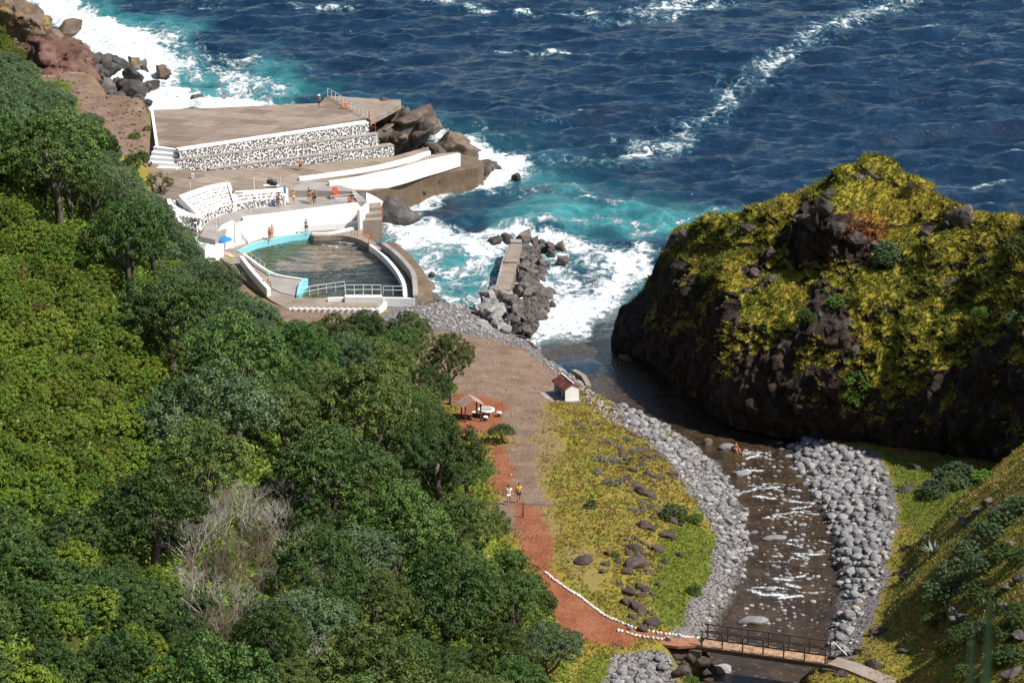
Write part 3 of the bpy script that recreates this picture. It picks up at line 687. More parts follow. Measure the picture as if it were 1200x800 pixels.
def outcrop():
    r_ = random.Random(12); VS, FS, off = [], [], 0
    for k in range(30):
        t = r_.random(); zz = r_.uniform(-4.5, 3.0); px_ = -3.4+6.6*t+.28*zz; sz = r_.uniform(1.0, 2.5)*(1.15 if zz < 0 else .95)
        v_, f_ = rock_vf(500+k, 3, 1.0, (1.35, 1.05, .62), .13); a = r_.uniform(-.5, .5); b_ = -.42+r_.uniform(-.2, .2)
        q = v_*sz; q = np.c_[q[:, 0]*math.cos(b_)+q[:, 2]*math.sin(b_), q[:, 1], -q[:, 0]*math.sin(b_)+q[:, 2]*math.cos(b_)]
        q = np.c_[q[:, 0]*math.cos(a)-q[:, 1]*math.sin(a), q[:, 0]*math.sin(a)+q[:, 1]*math.cos(a), q[:, 2]]
        q += np.array([px_, r_.uniform(-2.2, 2.2), zz*(1-.25*t)]); VS.append(q); FS.append(f_+off); off += len(q)
    q = np.vstack(VS); q += .18*np.stack([fbm(q[:, 0]*1.1, q[:, 1]*1.1, q[:, 2]*1.8, o=4, s=50+k) for k in range(3)], 1); q[:, 2] = np.minimum(q[:, 2], 3.6+.1*q[:, 2])
    p = P(472, 156, 5.0)
    tag(add("rocky_outcrop", mesh_from("rocky_outcrop", q, np.vstack(FS), M_OUT), None, p), "craggy brown lava outcrop at the seaward end of the walled terrace", "rock")
M_OUT = rockmat("outcrop_rock", (.035,.026,.02), (.10,.075,.058), (.24,.19,.15), rv=0, scale=.35, bump=.15)
outcrop()
big_rock("under_crag", 452, 156, 4.6, (3.4, 2.6, 4.2), M_OUT, 75, "brown crag directly under the lookout slab at the end of the walls", "rock")
big_rock("flat_outcrop", 492, 139, 5.6, (2.9, 2.4, 1.5), M_OUT, 71, "flat-topped brown ledge overhanging the sea beyond the craggy outcrop", "rock")
big_rock("tan_boulder", 532, 170, .9, (3.0, 2.2, 1.7), M_TANROCK, 72, "large tan boulder standing in surf off the tip of the point", "boulder")
big_rock("low_crag", 492, 172, 2.6, (2.2, 1.8, 1.3), M_OUT, 73, "low dark crag at the foot of the craggy outcrop", "rock")
# ---- boulders under the red cliff, upper left
UL = [(80,37,1.6,2.9,M_TANROCK,"pale brown boulder standing alone in the breaking surf"),(97,58,1.0,2.1,M_TANROCK,"tan flat boulder in the surf below the lone one"),(192,85,.8,2.0,M_TANROCK,"tan pointed boulder farthest right in the white water"),
      (157,73,.8,1.9,M_TANROCK,"brown boulder with a tan top at the right of the black boulder heap"),(168,74,.4,1.3,M_TANROCK,"small tan boulder beside the brown one in the surf"),(170,81,.2,.9,M_DARKROCK,"smallest dark rock in the surf near the black heap"),
      (140,75,1.4,2.4,M_DARKROCK,"grey black boulder at the top right of the heap"),(108,76,2.2,3.4,M_DARKROCK,"massive black boulder crowning the heap below the red cliff"),(118,86,1.8,2.6,M_DARKROCK,"black boulder in the middle of the heap"),
      (152,92,1.2,2.5,M_DARKROCK,"black slab leaning seaward from the heap"),(177,105,.4,2.2,M_DARKROCK,"low grey boulder awash at the right foot of the heap"),(150,108,1.6,2.8,M_DARKROCK,"dark smooth boulder at the front of the heap by the soil edge"),
      (124,103,2.0,3.2,M_BWROCK,"grey white-streaked slab at the front of the boulder heap"),(100,105,3.0,2.2,M_BWROCK,"pale grey block at the left foot of the boulder heap"),(84,105,4,2.2,M_PALEROCK,"whitish block below the red cliff, left of the grey ones"),(88,72,3.5,2.0,M_PALEROCK,"whitish block lodged between the red cliff and the black heap"),
      (55,40,6,3.0,M_DARKROCK,"dark boulder on the shore end of the red cliff"),(38,40,7,2.3,M_TANROCK,"tan rock at the foot of the ochre cliff"),(230,116,.1,1.6,M_DARKROCK,"low dark rock awash in foam off the terrace edge"),(205,117,.1,.8,M_DARKROCK,"tiny dark rock in the foam at the terrace edge")]
for i, (px, py, z, s_, mt, lab) in enumerate(UL):
    p = P(px, py, z); rock("shore_boulder", rock_mesh("shore_boulder"+mt.name, i, mt, 4, 1.0, (1, .8, .75), .16), p, (s_*.82, s_*.8, s_*.72), lab, "boulder", None, tilt=.3)
def redcliff(name, px, py, z, size, seed, mat, lab):
    big_rock(name, px, py, z, size, mat, seed, lab, "cliff", ang=.7, sub=5, rough=.25)
M_RED = rockmat("red_scree", (.05,.022,.016), (.12,.055,.04), (.2,.12,.09), rv=0, scale=.4, bump=.15)
M_OCH = rockmat("ochre_cliff", (.05,.035,.03), (.13,.09,.06), (.22,.17,.12), rv=0, scale=.35, bump=.15, lichen=(.30,.17,.02))
rub = [(px_, py_) for px_, py_ in [(random.uniform(95, 185), random.uniform(66, 124)) for _ in range(90)] if inpoly(np.array(px_), np.array(py_), [(86,60),(110,62),(150,80),(188,106),(178,124),(120,124),(84,104)])]
for i, (px, py) in enumerate(rub[:44]):
    p = P(px, py, max(.2, 3.4-.028*(px-85))); s_ = random.uniform(.6, 1.7); rock("heap_boulder", rock_mesh("heap_boulder", i % 6, M_DARKROCK, 3, 1.0, (1, .85, .8), .16), p, (s_, s_*.85, s_*.8), "jagged dark boulder filling the heap below the red cliff", "boulder", "smaller boulders of the shore heap", tilt=.6)
redcliff("ochre_cliff", 8, 42, 10, (6.5, 6, 8.5), 81, M_OCH, "tall ochre and grey cliff at the upper left corner of the photo")
redcliff("red_cliff", 62, 88, 6.5, (6.8, 6, 4.6), 82, M_RED, "crumbling dark red cliff sloping down to the black boulders")

# ================================================================== SEA CLIFF ON THE RIGHT
CL = {  # px: rows of (py, distance) from the waterline up to the crest
 716:[(414,273.5),(411,274),(408,274.4),(405,274.8),(403,275),(401,275.4),(398,276)],
 732:[(416,272.5),(404,273),(394,273.3),(386,273.8),(377,274.5),(370,275.2),(362,276)],
 760:[(430,269),(405,270),(388,271),(374,272),(360,273.5),(350,275),(337,277)],
 790:[(455,262),(400,263.5),(350,265.5),(328,268),(303,272),(284,276),(268,280)],
 825:[(478,255.5),(412,257),(360,259),(338,261.5),(306,265.5),(287,269),(267,273.5)],
 860:[(497,248.6),(420,250),(368,252.2),(346,254.5),(312,259),(290,262.5),(262,267)],
 905:[(508,245.5),(424,247),(380,249.5),(352,252.5),(318,257),(274,259.5),(244,264.5)],
 940:[(514,243.5),(426,245),(385,247.5),(352,251),(318,256),(258,258.3),(230,263)],
 985:[(518,241),(432,242.5),(390,244.5),(355,248),(318,252.5),(250,254.8),(206,261)],
 1020:[(524,239.7),(446,241),(400,243),(350,246.5),(305,251),(268,253.2),(193,262)],
 1060:[(531,236.5),(460,237.8),(415,240),(365,243.5),(310,248.5),(262,253),(207,259.5)],
 1090:[(538,234),(465,235.3),(420,237.5),(370,241),(320,245.5),(275,250),(232,255)],
 1130:[(547,231),(470,232.3),(425,234.5),(375,238),(325,242.5),(285,246.5),(256,250)],
 1165:[(553,227.5),(475,229),(430,231),(380,234.5),(330,239),(290,243),(258,246.5)],
 1200:[(561,223),(480,224.5),(435,226.5),(385,230),(335,234.5),(292,239),(258,243)],
 1260:[(580,215),(490,217),(440,219),(390,222.5),(335,227.5),(290,232.5),(252,237)],
 1360:[(600,204),(500,206.5),(450,209),(395,213),(335,219),(292,224),(252,229)],
 1500:[(615,190),(510,193),(460,196),(405,200),(345,206),(300,211),(260,216)]}
def at_dist(px, py, yy):
    d = ray(px, py); t = yy/d[1]; return CAM+d*t
ks = sorted(CL); nu, nv = 560, 230
us = np.interp(np.linspace(0, 1, nu), [0, .78, 1], [716, 1215, 1500]); rows = np.array([[at_dist(k, a, z) for a, z in CL[k]] for k in ks])
col_ = np.stack([[np.interp(us, ks, rows[:, r, c]) for c in range(3)] for r in range(7)])        # row, coord, u
kern = np.exp(-np.linspace(-2, 2, 15)**2); kern /= kern.sum()
for r in range(7):
    for c in range(3):
        a = np.pad(col_[r, c], 7, mode='edge'); col_[r, c] = np.convolve(a, kern, 'valid')
vsp = np.linspace(0, 1, nv); back = 46
Lp = np.zeros((nv+back, nu, 3))
for c in range(3):
    for j in range(nu): Lp[:nv, j, c] = np.interp(vsp, [0, .25, .4, .52, .68, .83, 1], col_[:, c, j])
for i in range(4):
    Lp[1:nv-1] = .25*Lp[:nv-2]+.5*Lp[1:nv-1]+.25*Lp[2:nv]
for q in range(back):                       # seaward side, falling to the water
    t = (q+1)/back; top = Lp[nv-1]
    Lp[nv+q, :, 0] = top[:, 0]+(7*t+6*t*t)*.6; Lp[nv+q, :, 1] = top[:, 1]+(2+.35*np.maximum(top[:, 2], 1))*t+3*t; Lp[nv+q, :, 2] = top[:, 2]*(1-t**1.7)-1.5*t**1.7
du = np.gradient(Lp, axis=1); dv = np.gradient(Lp, axis=0); nm_ = np.cross(du, dv); nm_ /= np.linalg.norm(nm_, axis=2, keepdims=True)+1e-9
x, y, z = Lp[..., 0], Lp[..., 1], Lp[..., 2]
amp = sstep(.3, 5, np.interp(us, ks, [rows[q_, 6, 2] for q_ in range(len(ks))]))[None, :]*.85+.15
amp = amp*(.35+.65*sstep(745, 830, us))[None, :]
big = fbm(x/6.5, y/6.5, z/8, o=3, s=101)
rid = 1-np.abs(fbm(x/3.2, y/3.2, z/5.5, o=4, s=105))*2
led = fbm(x/6, y/6, z/9, o=4, s=111)
tz = z/3.6+led*3.2; stepz = (tz-np.floor(tz)); ledge = np.where(stepz < .75, stepz*.25, (stepz-.75)*3.25+.1875)-.5
cpx0, cpy0 = proj(x, y, z)
VEG = [([(783,266),(870,260),(905,242),(945,226),(935,262),(905,288),(882,310),(868,338),(845,348),(822,315),(800,308),(785,292)], 1), ([(945,226),(1020,185),(1085,215),(1135,250),(1110,266),(1060,292),(1040,278),(1010,262),(985,256),(962,240)], 1.1),
 ([(1042,288),(1110,262),(1140,250),(1250,240),(1250,400),(1185,392),(1140,425),(1100,432),(1072,472),(1040,505),(1008,492),(1000,468),(985,440),(1010,400),(1000,360),(1015,330),(1040,318)], 1), ([(868,345),(930,338),(958,350),(948,392),(905,412),(878,395)], .9), ([(895,312),(1000,302),(1040,320),(1000,338),(920,338)], .75), ([(762,378),(790,358),(818,372),(808,392),(770,396)], .7)]
veg = np.zeros_like(x)
for pl_, k_ in VEG: veg = np.maximum(veg, k_*sstep(-14, 12, sdpoly(cpx0, cpy0, pl_)+16*fbm(x/1.8, y/1.8, z/1.8, o=4, s=171)))
veg = np.maximum(veg, .72*sstep(.13, .3, fbm(x/2.4, y/2.4, z/3.0, o=4, s=173))*sstep(3.0, 6.5, z)*sstep(17, 5, np.abs(z-11)))
veg = np.where(np.arange(x.shape[0])[:, None] >= nv, np.maximum(veg, .8), veg)
crag = 1-2*np.abs(fbm(x/1.9+3, y/1.9, z/2.6, o=4, s=121))
disp = 1.7*big+.7*rid-.35*ledge+(.5+.45*(1-veg))*crag+.3*fbm(x/.7, y/.7, z/.7, o=3, s=122)
fadec = sstep(0, .12, np.r_[np.linspace(0, 1, nv), np.linspace(1, 0, back)])[:, None]
hn = nm_.copy(); hn[..., 2] *= .45
Lp = Lp+hn*(disp*amp*(.35+.65*fadec))[..., None]
Lp[..., 2] += (.35*fbm(x/1.6, y/1.6, o=4, s=131)+.8*sstep(.8, 1, np.r_[np.linspace(0, 1, nv), np.linspace(1, .6, back)])[:, None]*(1-2*np.abs(fbm(x/2.6, y/2.6, o=4, s=133))-.4))*amp
ii = np.arange((nv+back)*nu).reshape(nv+back, nu)
cf = np.stack([ii[:-1, :-1], ii[:-1, 1:], ii[1:, 1:], ii[1:, :-1]], -1).reshape(-1, 4)
m, nt, b, o = newmat("cliff_rock_and_moss"); g = N(nt); v = g.pos()
nf = g.noise(v, 1.3, 8, .65); nb = g.noise(v, .25, 5, .6)
rockc = g.ramp(g.noise(g.scl(v, (1, 1, .5)), 1.0, 9, .68, .6), [(.3, (.013, .009, .007)), (.5, (.036, .026, .02)), (.63, (.075, .055, .043)), (.76, (.22, .18, .16))])
moss = g.ramp(g.math('MULTIPLY_ADD', g.noise(v, 3, 5), .5, c=g.math('MULTIPLY', nb, .5)), [(.34, (.11, .075, .018)), (.45, (.24, .19, .025)), (.56, (.33, .27, .035)), (.68, (.17, .19, .022))])
geo = nt.nodes.new("ShaderNodeNewGeometry"); sx = g.n("SeparateXYZ"); nt.links.new(geo.outputs['Normal'], sx.inputs[0])
sp_ = g.n("SeparateXYZ"); nt.links.new(v, sp_.inputs[0])
up_ = g.math('ADD', sx.outputs[2], g.math('ADD', g.math('MULTIPLY', g.math('SUBTRACT', nf, .5), .9), g.math('MULTIPLY', g.math('SUBTRACT', nb, .5), .7)))
hi = g.ss(sp_.outputs[2], 1.5, 9)
mk = g.math('MULTIPLY', g.ss(up_, .34, .52), g.ss(g.math('ADD', g.at("veg"), g.math('MULTIPLY', g.math('SUBTRACT', nf, .5), .8)), .35, .6))
red = g.ss(g.math('SUBTRACT', 1.0, g.math('DIVIDE', g.n("VectorMath", operation='DISTANCE', i_0=v, i_1=Vector(P(1018, 258, 22.8))).outputs['Value'], 3.2)), .1, .5)
moss = g.mix(g.math('MULTIPLY', red, g.ss(nf, .4, .6)), moss, (.3, .09, .025))
g.set(b.inputs['Base Color'], g.mix(mk, rockc, moss)); b.inputs['Roughness'].default_value = .95; b.inputs['Specular IOR Level'].default_value = .15
g.set(b.inputs['Normal'], g.bump(g.math('ADD', nf, g.math('MULTIPLY', g.noise(v, 5, 5), .35)), .35))
CLV = Lp.reshape(-1, 3)
cme = mesh_from("sea_cliff", CLV, cf, m, True); attr(cme, "veg", veg); o = add("sea_cliff", cme)
CFV = veg.reshape(-1)[cf].mean(1)
tag(o, "tall dark lava headland topped with yellow moss and grass, right of the stream mouth", "cliff")
_fv = CLV[cf]; CFC = _fv.mean(1); _n = np.cross(_fv[:, 2]-_fv[:, 0], _fv[:, 3]-_fv[:, 1]); CFA = np.linalg.norm(_n, axis=1)/2; CFN = _n/(2*CFA[:, None]+1e-12)
if CFN[:, 2].mean() < 0: CFN = -CFN

# rubble on the bare brown bank at the upper left
w_ = Gp([(40,60),(80,80),(120,118),(178,123),(180,172),(150,188),(110,170),(60,110)]); p_ = scatter_poly(w_, 900, rng)
rock_stuff("rubble", [(a, b_, .05+.22*rng.random()**5, 0) for a, b_ in p_], M_RED, "small brown rubble littering the bare bank at the upper left", "rubble", 1)

w_ = Gp([(722,500),(762,518),(795,560),(795,620),(778,650),(765,740),(728,738),(730,660),(738,600),(728,560)]); p_ = scatter_poly(w_, 1100, rng); k_ = fbm(p_[:, 0]/2, p_[:, 1]/2, o=3, s=181) > .02
rock_stuff("field_rubble", [(a, b_, .06+.3*rng.random()**3, 0) for a, b_ in p_[k_]], M_BROWNROCK, "small brown stones strewn between the field rocks", "rubble", 2)

w_ = Gp([(470,392),(560,392),(640,420),(690,452),(640,475),(620,520),(640,600),(625,660),(600,600),(560,520),(555,470)]); p_ = scatter_poly(w_, 520, rng)
rock_stuff("loose_stones", [(a, b_, .035+.13*rng.random()**4, 0) for a, b_ in p_], M_COB, "loose small stones lying on the brown clearing and path", "stones", 1)

for i, (px, py, z, s_) in enumerate([(772,757,5.5,.7),(784,762,5.3,.8),(797,764,5.2,.9),(810,767,5.1,.95),(822,772,4.9,.9),(804,775,4.5,.9),(790,772,4.7,.8),(776,766,5.0,.7),(826,785,4.0,.9)]):
    rock("bank_rock", FM[i % 7], P(px, py, z), (s_*1.1, s_, s_*.85), "brown rock shoring up the near end of the footbridge path", "rock", "rocks shoring up the footbridge path")

def on_cliff_px(px, py):
    cx_, cy_ = proj(CFC[:, 0], CFC[:, 1], CFC[:, 2]); d = np.hypot(cx_-px, cy_-py); i = np.nonzero(d < max(6, d.min()+1))[0]; return CFC[i[np.argmin(CFC[i, 1])]]
for i, (px, py, s_, lab) in enumerate([(1108,254,1.0,"skyline"),(1122,248,1.2,"skyline"),(1134,252,1.1,"skyline"),(1096,264,.9,"skyline"),(1086,272,.8,"skyline"),(958,240,1.1,"left"),(948,252,1.2,"left"),(966,228,.8,"left"),(872,264,.9,"seaward"),(860,268,.8,"seaward"),(800,276,1.0,"seaward"),(788,282,1.1,"seaward"),(1020,198,.7,"summit"),(1008,204,.7,"summit"),(985,262,1.0,"wall"),(1000,272,1.0,"wall"),(1025,286,.9,"wall"),(890,318,.9,"ledge"),(905,322,.8,"ledge"),(900,296,.7,"ledge"),(985,380,1.0,"low"),(1000,405,.9,"low"),(920,400,.8,"low"),(1110,330,.7,"low"),(1150,300,.7,"low")]):
    p = on_cliff_px(px, py); txt = {"skyline": "jagged grey rock on the headland's skyline right of the summit", "left": "dark rock on the headland's edge left of the summit", "seaward": "brown rock along the seaward crest at the headland's left end", "summit": "pale rock capping the summit of the headland", "wall": "grey rock of the dark wall below the headland's orange plants", "ledge": "rock jutting from the mossy ledge left of the dark wall", "low": "pale rock showing through the moss on the headland's face"}[lab]
    rock("headland_rock", rock_mesh("headland_rock", i % 6, M_HEAD, 3, 1.0, (1.1, .9, 1.0), .18), (float(p[0]), float(p[1])+.25, float(p[2])-.3*s_), (s_*1.25, s_*1.0, s_*1.0), txt, "rock", lab+" rocks of the headland" if lab != "left" else "edge rocks of the headland", tilt=.5)
# ================================================================== THE SEA POOL AND ITS TERRACES
from mathutils.geometry import tessellate_polygon
def concmat(name, c1, c2, c3, streak=(1, 1, 1), stain=(.12, .09, .07), bump=.02):
    m, nt, b, o = newmat(name); g = N(nt); v = g.pos()
    a = g.noise(g.scl(v, streak), .35, 6, .6, .5); f = g.noise(v, 2.5, 6, .65)
    c = g.ramp(g.math('MULTIPLY_ADD', f, .35, c=g.math('MULTIPLY', a, .65)), [(.3, c1), (.5, c2), (.68, c3)])
    c = g.mix(g.math('MULTIPLY', g.ss(g.noise(v, .8, 6, .7), .56, .7), .45), c, stain)
    g.set(b.inputs['Base Color'], c); b.inputs['Roughness'].default_value = .9
    g.set(b.inputs['Normal'], g.bump(f, bump)); return m
M_CONC = concmat("worn_concrete", (.16,.12,.09), (.245,.195,.155), (.33,.28,.235))
M_CONCG = concmat("grey_concrete", (.21,.185,.165), (.29,.26,.238), (.38,.35,.33), stain=(.16, .14, .13))
M_WET = concmat("wet_brown_concrete", (.07,.045,.026), (.13,.09,.055), (.2,.15,.10), stain=(.05, .03, .02))
# terrace slabs cast in panels of slightly different grey
m, nt, b, o = newmat("terrace_panels"); g = N(nt); v = g.pos()
mp = g.n("Mapping"); g.set(mp.inputs[0], v); mp.inputs['Rotation'].default_value = (0, 0, R(28))
br = g.n("TexBrick"); g.set(br.inputs['Vector'], mp.outputs[0]); br.offset = .37
for k_, q in (("Scale", .22), ("Mortar Size", .006), ("Brick Width", 1.0), ("Row Height", .62)): br.inputs[k_].default_value = q
br.inputs['Color1'].default_value = (.20,.15,.112,1); br.inputs['Color2'].default_value = (.33,.265,.21,1); br.inputs['Mortar'].default_value = (.42,.37,.32,1)
f = g.noise(g.scl(v, (.6, 1.6, 1)), .9, 7, .65, .6)
c = g.mix(.75, br.outputs[0], g.ramp(f, [(.3, (.35,.33,.31)), (.5, (.8,.79,.77)), (.7, (1.0,.99,.97))]), 'MULTIPLY')
g.set(b.inputs['Base Color'], c); b.inputs['Roughness'].default_value = .92
M_PANEL = m
def whitemat(name, c=(.8,.8,.79), streaks=.5):
    m, nt, b, o = newmat(name); g = N(nt); v = g.pos()
    s_ = g.noise(g.scl(v, (2.2, 2.2, .35)), 1.0, 6, .65)
    d = g.math('MULTIPLY', g.ss(s_, .55, .78), streaks)
    g.set(b.inputs['Base Color'], g.mix(d, c, (.36,.33,.29))); b.inputs['Roughness'].default_value = .7
    g.set(b.inputs['Normal'], g.bump(g.noise(v, 5, 4), .012)); return m
M_WHITE = whitemat("whitewash"); M_WHITEW = whitemat("weathered_whitewash", (.76,.75,.72), .7)
M_CYAN = whitemat("turquoise_pool_paint", (.22,.56,.62), .5)
m, nt, b, o = newmat("stone_in_whitewash"); g = N(nt); v = g.pos()
sp3 = g.n("SeparateXYZ"); nt.links.new(v, sp3.inputs[0])
fl = g.n("CombineXYZ"); g.set(fl.inputs[0], g.math('ADD', sp3.outputs[0], g.math('MULTIPLY', sp3.outputs[1], .3))); g.set(fl.inputs[1], sp3.outputs[2])
wv = g.n("VectorMath", operation='ADD', i_0=fl, i_1=g.n("VectorMath", operation='SCALE', i_0=g.n("TexNoise", i_Vector=v, i_Scale=2.5).outputs['Color'], i_Scale=.22))
cel = g.n("TexVoronoi"); cel.voronoi_dimensions = '2D'; g.set(cel.inputs['Vector'], wv); cel.inputs['Scale'].default_value = 3.6; cel.inputs['Randomness'].default_value = .85
sz = g.n("SeparateColor"); nt.links.new(cel.outputs['Color'], sz.inputs[0])
mk = g.ss(g.math('SUBTRACT', cel.outputs['Distance'], g.math('MULTIPLY', sz.outputs[0], -.12)), .50, .42)
st = g.ramp(sz.outputs[1], [(.1, (.05,.045,.042)), (.6, (.12,.108,.10)), (.9, (.21,.185,.165))])
g.set(b.inputs['Base Color'], g.mix(mk, (.78,.77,.75), st)); b.inputs['Roughness'].default_value = .8
g.set(b.inputs['Normal'], g.bump(mk, .12)); M_STONEWALL = m
M_REDPAINT = plain("red_paint", (.55,.09,.04), .55, .15); M_WHITEPAINT = plain("white_paint", (.75,.74,.72), .5, .08); M_GALV = plain("galvanised_steel", (.5,.5,.5), .4, .1)
M_RUST = plain("rusty_steel", (.2,.07,.035), .7, .25, 6)

def PP(pts): return [P(*q) for q in pts]
def slab(name, pts, zb, mat, label=None, cat=None, parent=None):
    q = MB(); q.prism(PP(pts), zb); o = q.build(name, mat, parent)
    return tag(o, label, cat) if label else o
def ribbon(q, pts, wdt, zb, side=0.5):      # wall of width wdt along a 3-D polyline
    pts = [Vector(p) for p in pts]; L, Rr = [], []
    for i, p in enumerate(pts):
        t = pts[min(i+1, len(pts)-1)]-pts[max(i-1, 0)]; t.z = 0; t.normalize(); n = Vector((-t.y, t.x, 0))
        L.append(p+n*wdt*side); Rr.append(p-n*wdt*(1-side))
    n = len(pts); zb = zb if hasattr(zb, '__len__') else [zb]*n
    vs = [tuple(p) for p in L]+[tuple(p) for p in Rr]+[(p.x, p.y, zb[i]) for i, p in enumerate(L)]+[(p.x, p.y, zb[i]) for i, p in enumerate(Rr)]
    fs = []
    for i in range(n-1):
        fs += [(i, n+i, n+i+1, i+1), (i, i+1, 2*n+i+1, 2*n+i), (n+i, 3*n+i, 3*n+i+1, n+i+1), (2*n+i, 2*n+i+1, 3*n+i+1, 3*n+i)]
    fs += [(0, 2*n, 3*n, n), (n-1, 2*n-1, 4*n-1, 3*n-1)]
    q.add(vs, fs)
def smooth_px(pts, k=4):                   # Catmull-Rom through pixel/height points
    pts = [np.array(p, float) for p in pts]; out = []
    for i in range(len(pts)-1):
        p0, p1, p2, p3 = pts[max(i-1, 0)], pts[i], pts[i+1], pts[min(i+2, len(pts)-1)]
        for t in np.linspace(0, 1, k, endpoint=False):
            out.append(.5*(2*p1+(p2-p0)*t+(2*p0-5*p1+4*p2-p3)*t*t+(3*p1-p0-3*p2+p3)*t**3))
    out.append(pts[-1]); return [tuple(p) for p in out]
def wall(name, pts, wdt, zb, mat, label=None, cat="wall", parent=None, k=4, side=.5):
    q = MB(); ribbon(q, PP(smooth_px(pts, k)), wdt, zb, side); o = q.build(name, mat, parent)
    return tag(o, label, cat) if label else o
def railing(name, pts, hgt, npost, rails, mat, label, rad=.035, mat2=None):
    pts = [Vector(p) for p in pts]; root = empty(name, pts[0]); tag(root, label, "railing"); base = pts[0]
    seg = [(pts[i+1]-pts[i]).length for i in range(len(pts)-1)]; tot = sum(seg)
    def at(s):
        for i, l in enumerate(seg):
            if s <= l+1e-6: return pts[i].lerp(pts[i+1], s/l)
            s -= l
        return pts[-1]
    pm = None
    q = MB(); q.tube([(0,0,0), (0,0,hgt)], rad, 6); pm = q.mesh("post", mat)
    for i in range(npost):
        add("post", pm, root, at(tot*i/(npost-1))-base)
    for r in rails:
        q = MB(); q.tube([p-base+Vector((0,0,r*hgt)) for p in pts], rad*.85, 6); q.build("rail", mat2 or mat, root)
    return root

# ---- upper terrace
ut = empty("upper_terrace", P(300, 145, 8)); tag(ut, "broad brown concrete terrace above the white-stoned walls at the sea's edge", "terrace")
def child(o, root):                        # keep world placement
    o.parent = root; o.matrix_parent_inverse = Matrix.Translation(-Vector(root.location)); return o
child(slab("paving", [(178,129,7.6),(262,126,7.9),(375,121,8.5),(384,112,8.6),(430,138,9.0),(310,158,8.6),(216,173,8.2),(182,170,8.0)], -1.5, M_PANEL), ut)
child(slab("lookout_paving", [(384.5,112.2,8.6),(440,116,8.85),(470,117,8.95),(470,122,8.95),(448,134,8.95),(434,141,8.98),(430.5,138.2,9.0)], 8.3, M_CONC), ut)
child(wall("edge_kerb", [(178,129.5,7.7),(181,150,7.85),(184,170,8.05)], .35, 5, M_WHITE, k=2), ut)
def tier(name, lab, L0, R0, zt0, zt1, o0, o1, thick=1.6):
    A, B_ = Vector(P(*L0)), Vector(P(*R0)); u = (B_-A); u.z = 0; u.normalize(); n = Vector((-u.y, u.x, 0))
    a, b_ = A+n*o0, B_+n*o1; root = empty(name, a); tag(root, lab, "wall")
    def pr(nm, mat, off0, off1, za, zb_, zbot):
        q = MB(); p = [a+n*off0, b_+n*off0, b_+n*off1, a+n*off1]
        zz = [za, zb_, zb_, za]; q.prism([(v_.x, v_.y, zz[i]) for i, v_ in enumerate(p)], zbot); o_ = q.build(nm, mat); child(o_, root)
    pr("stone_facing", M_STONEWALL, 0, thick, zt0-.10, zt1-.10, 2.0)
    pr("coping", M_WHITEW if "lowest" not in lab else M_CONCG, -.03, thick*.8, zt0, zt1, min(zt0, zt1)-.099 if abs(zt0-zt1) < .01 else [zt0-.099, zt1-.099, zt1-.099, zt0-.099] and zt0-.099)
def tier2(name, lab, L0, R0, zt0, zt1, o0, o1, thick, capmat):
    A, B_ = Vector(P(*L0)), Vector(P(*R0)); u = (B_-A); u.z = 0; u.normalize(); n = Vector((-u.y, u.x, 0))
    a, b_ = A+n*o0, B_+n*o1; root = empty(name, (a.x, a.y, 5)); tag(root, lab, "wall")
    p = [a, b_, b_+n*thick, a+n*thick]; zz = [zt0, zt1, zt1, zt0]
    q = MB(); q.prism([(v_.x, v_.y, zz[i]-.1) for i, v_ in enumerate(p)], 2.0); child(q.build("stone_facing", M_STONEWALL), root)
    p = [a-n*.03, b_-n*.03, b_+n*thick*.9, a+n*thick*.9]
    q = MB(); q.prism([(v_.x, v_.y, zz[i]) for i, v_ in enumerate(p)], [zz[i]-.098 for i in range(4)] if p[0].x*p[1].y-p[1].x*p[0].y > -1e9 else 0); child(q.build("coping", capmat), root)
tier2("retaining_wall", "lowest of the three white walls studded with dark stones", (246,199,5.7), (462,182.5,4.9), 5.75, 6.3, 0, 0, 1.5, M_CONCG)
tier2("retaining_wall", "middle of the three white walls studded with dark stones", (209,198,6.1), (448,183.2,5.0), 7.15, 7.7, .35, 1.0, 1.5, M_CONCG)
tier2("retaining_wall", "topmost of the three white walls studded with dark stones, below the terrace edge", (214,198,6.1), (440,183.6,5.0), 8.25, 9.05, 1.0, 2.0, 1.5, M_WHITE)
st = empty("broad_steps", P(190, 185, 6)); tag(st, "broad whitewashed steps at the left end of the stone-studded walls", "steps")
E0 = [(182,170,8.0),(214,173,8.15)]; E1 = [(170,199,6.0),(207,199,6.1)]
for i in range(5):
    t0, t1 = i/5, (i+1)/5
    q = MB(); zz = 7.95-.42*i
    a, b_, c_, d_ = [np.array(P(*E0[0]))*(1-t)+np.array(P(*E1[0]))*t for t in (t0, t1)] + [np.array(P(*E0[1]))*(1-t)+np.array(P(*E1[1]))*t for t in (t1, t0)]
    q.prism([(v_[0], v_[1], zz) for v_ in (a, b_, c_, d_)], 3+.001*i); child(q.build("step", M_WHITE if i % 2 else M_WHITEW), st)
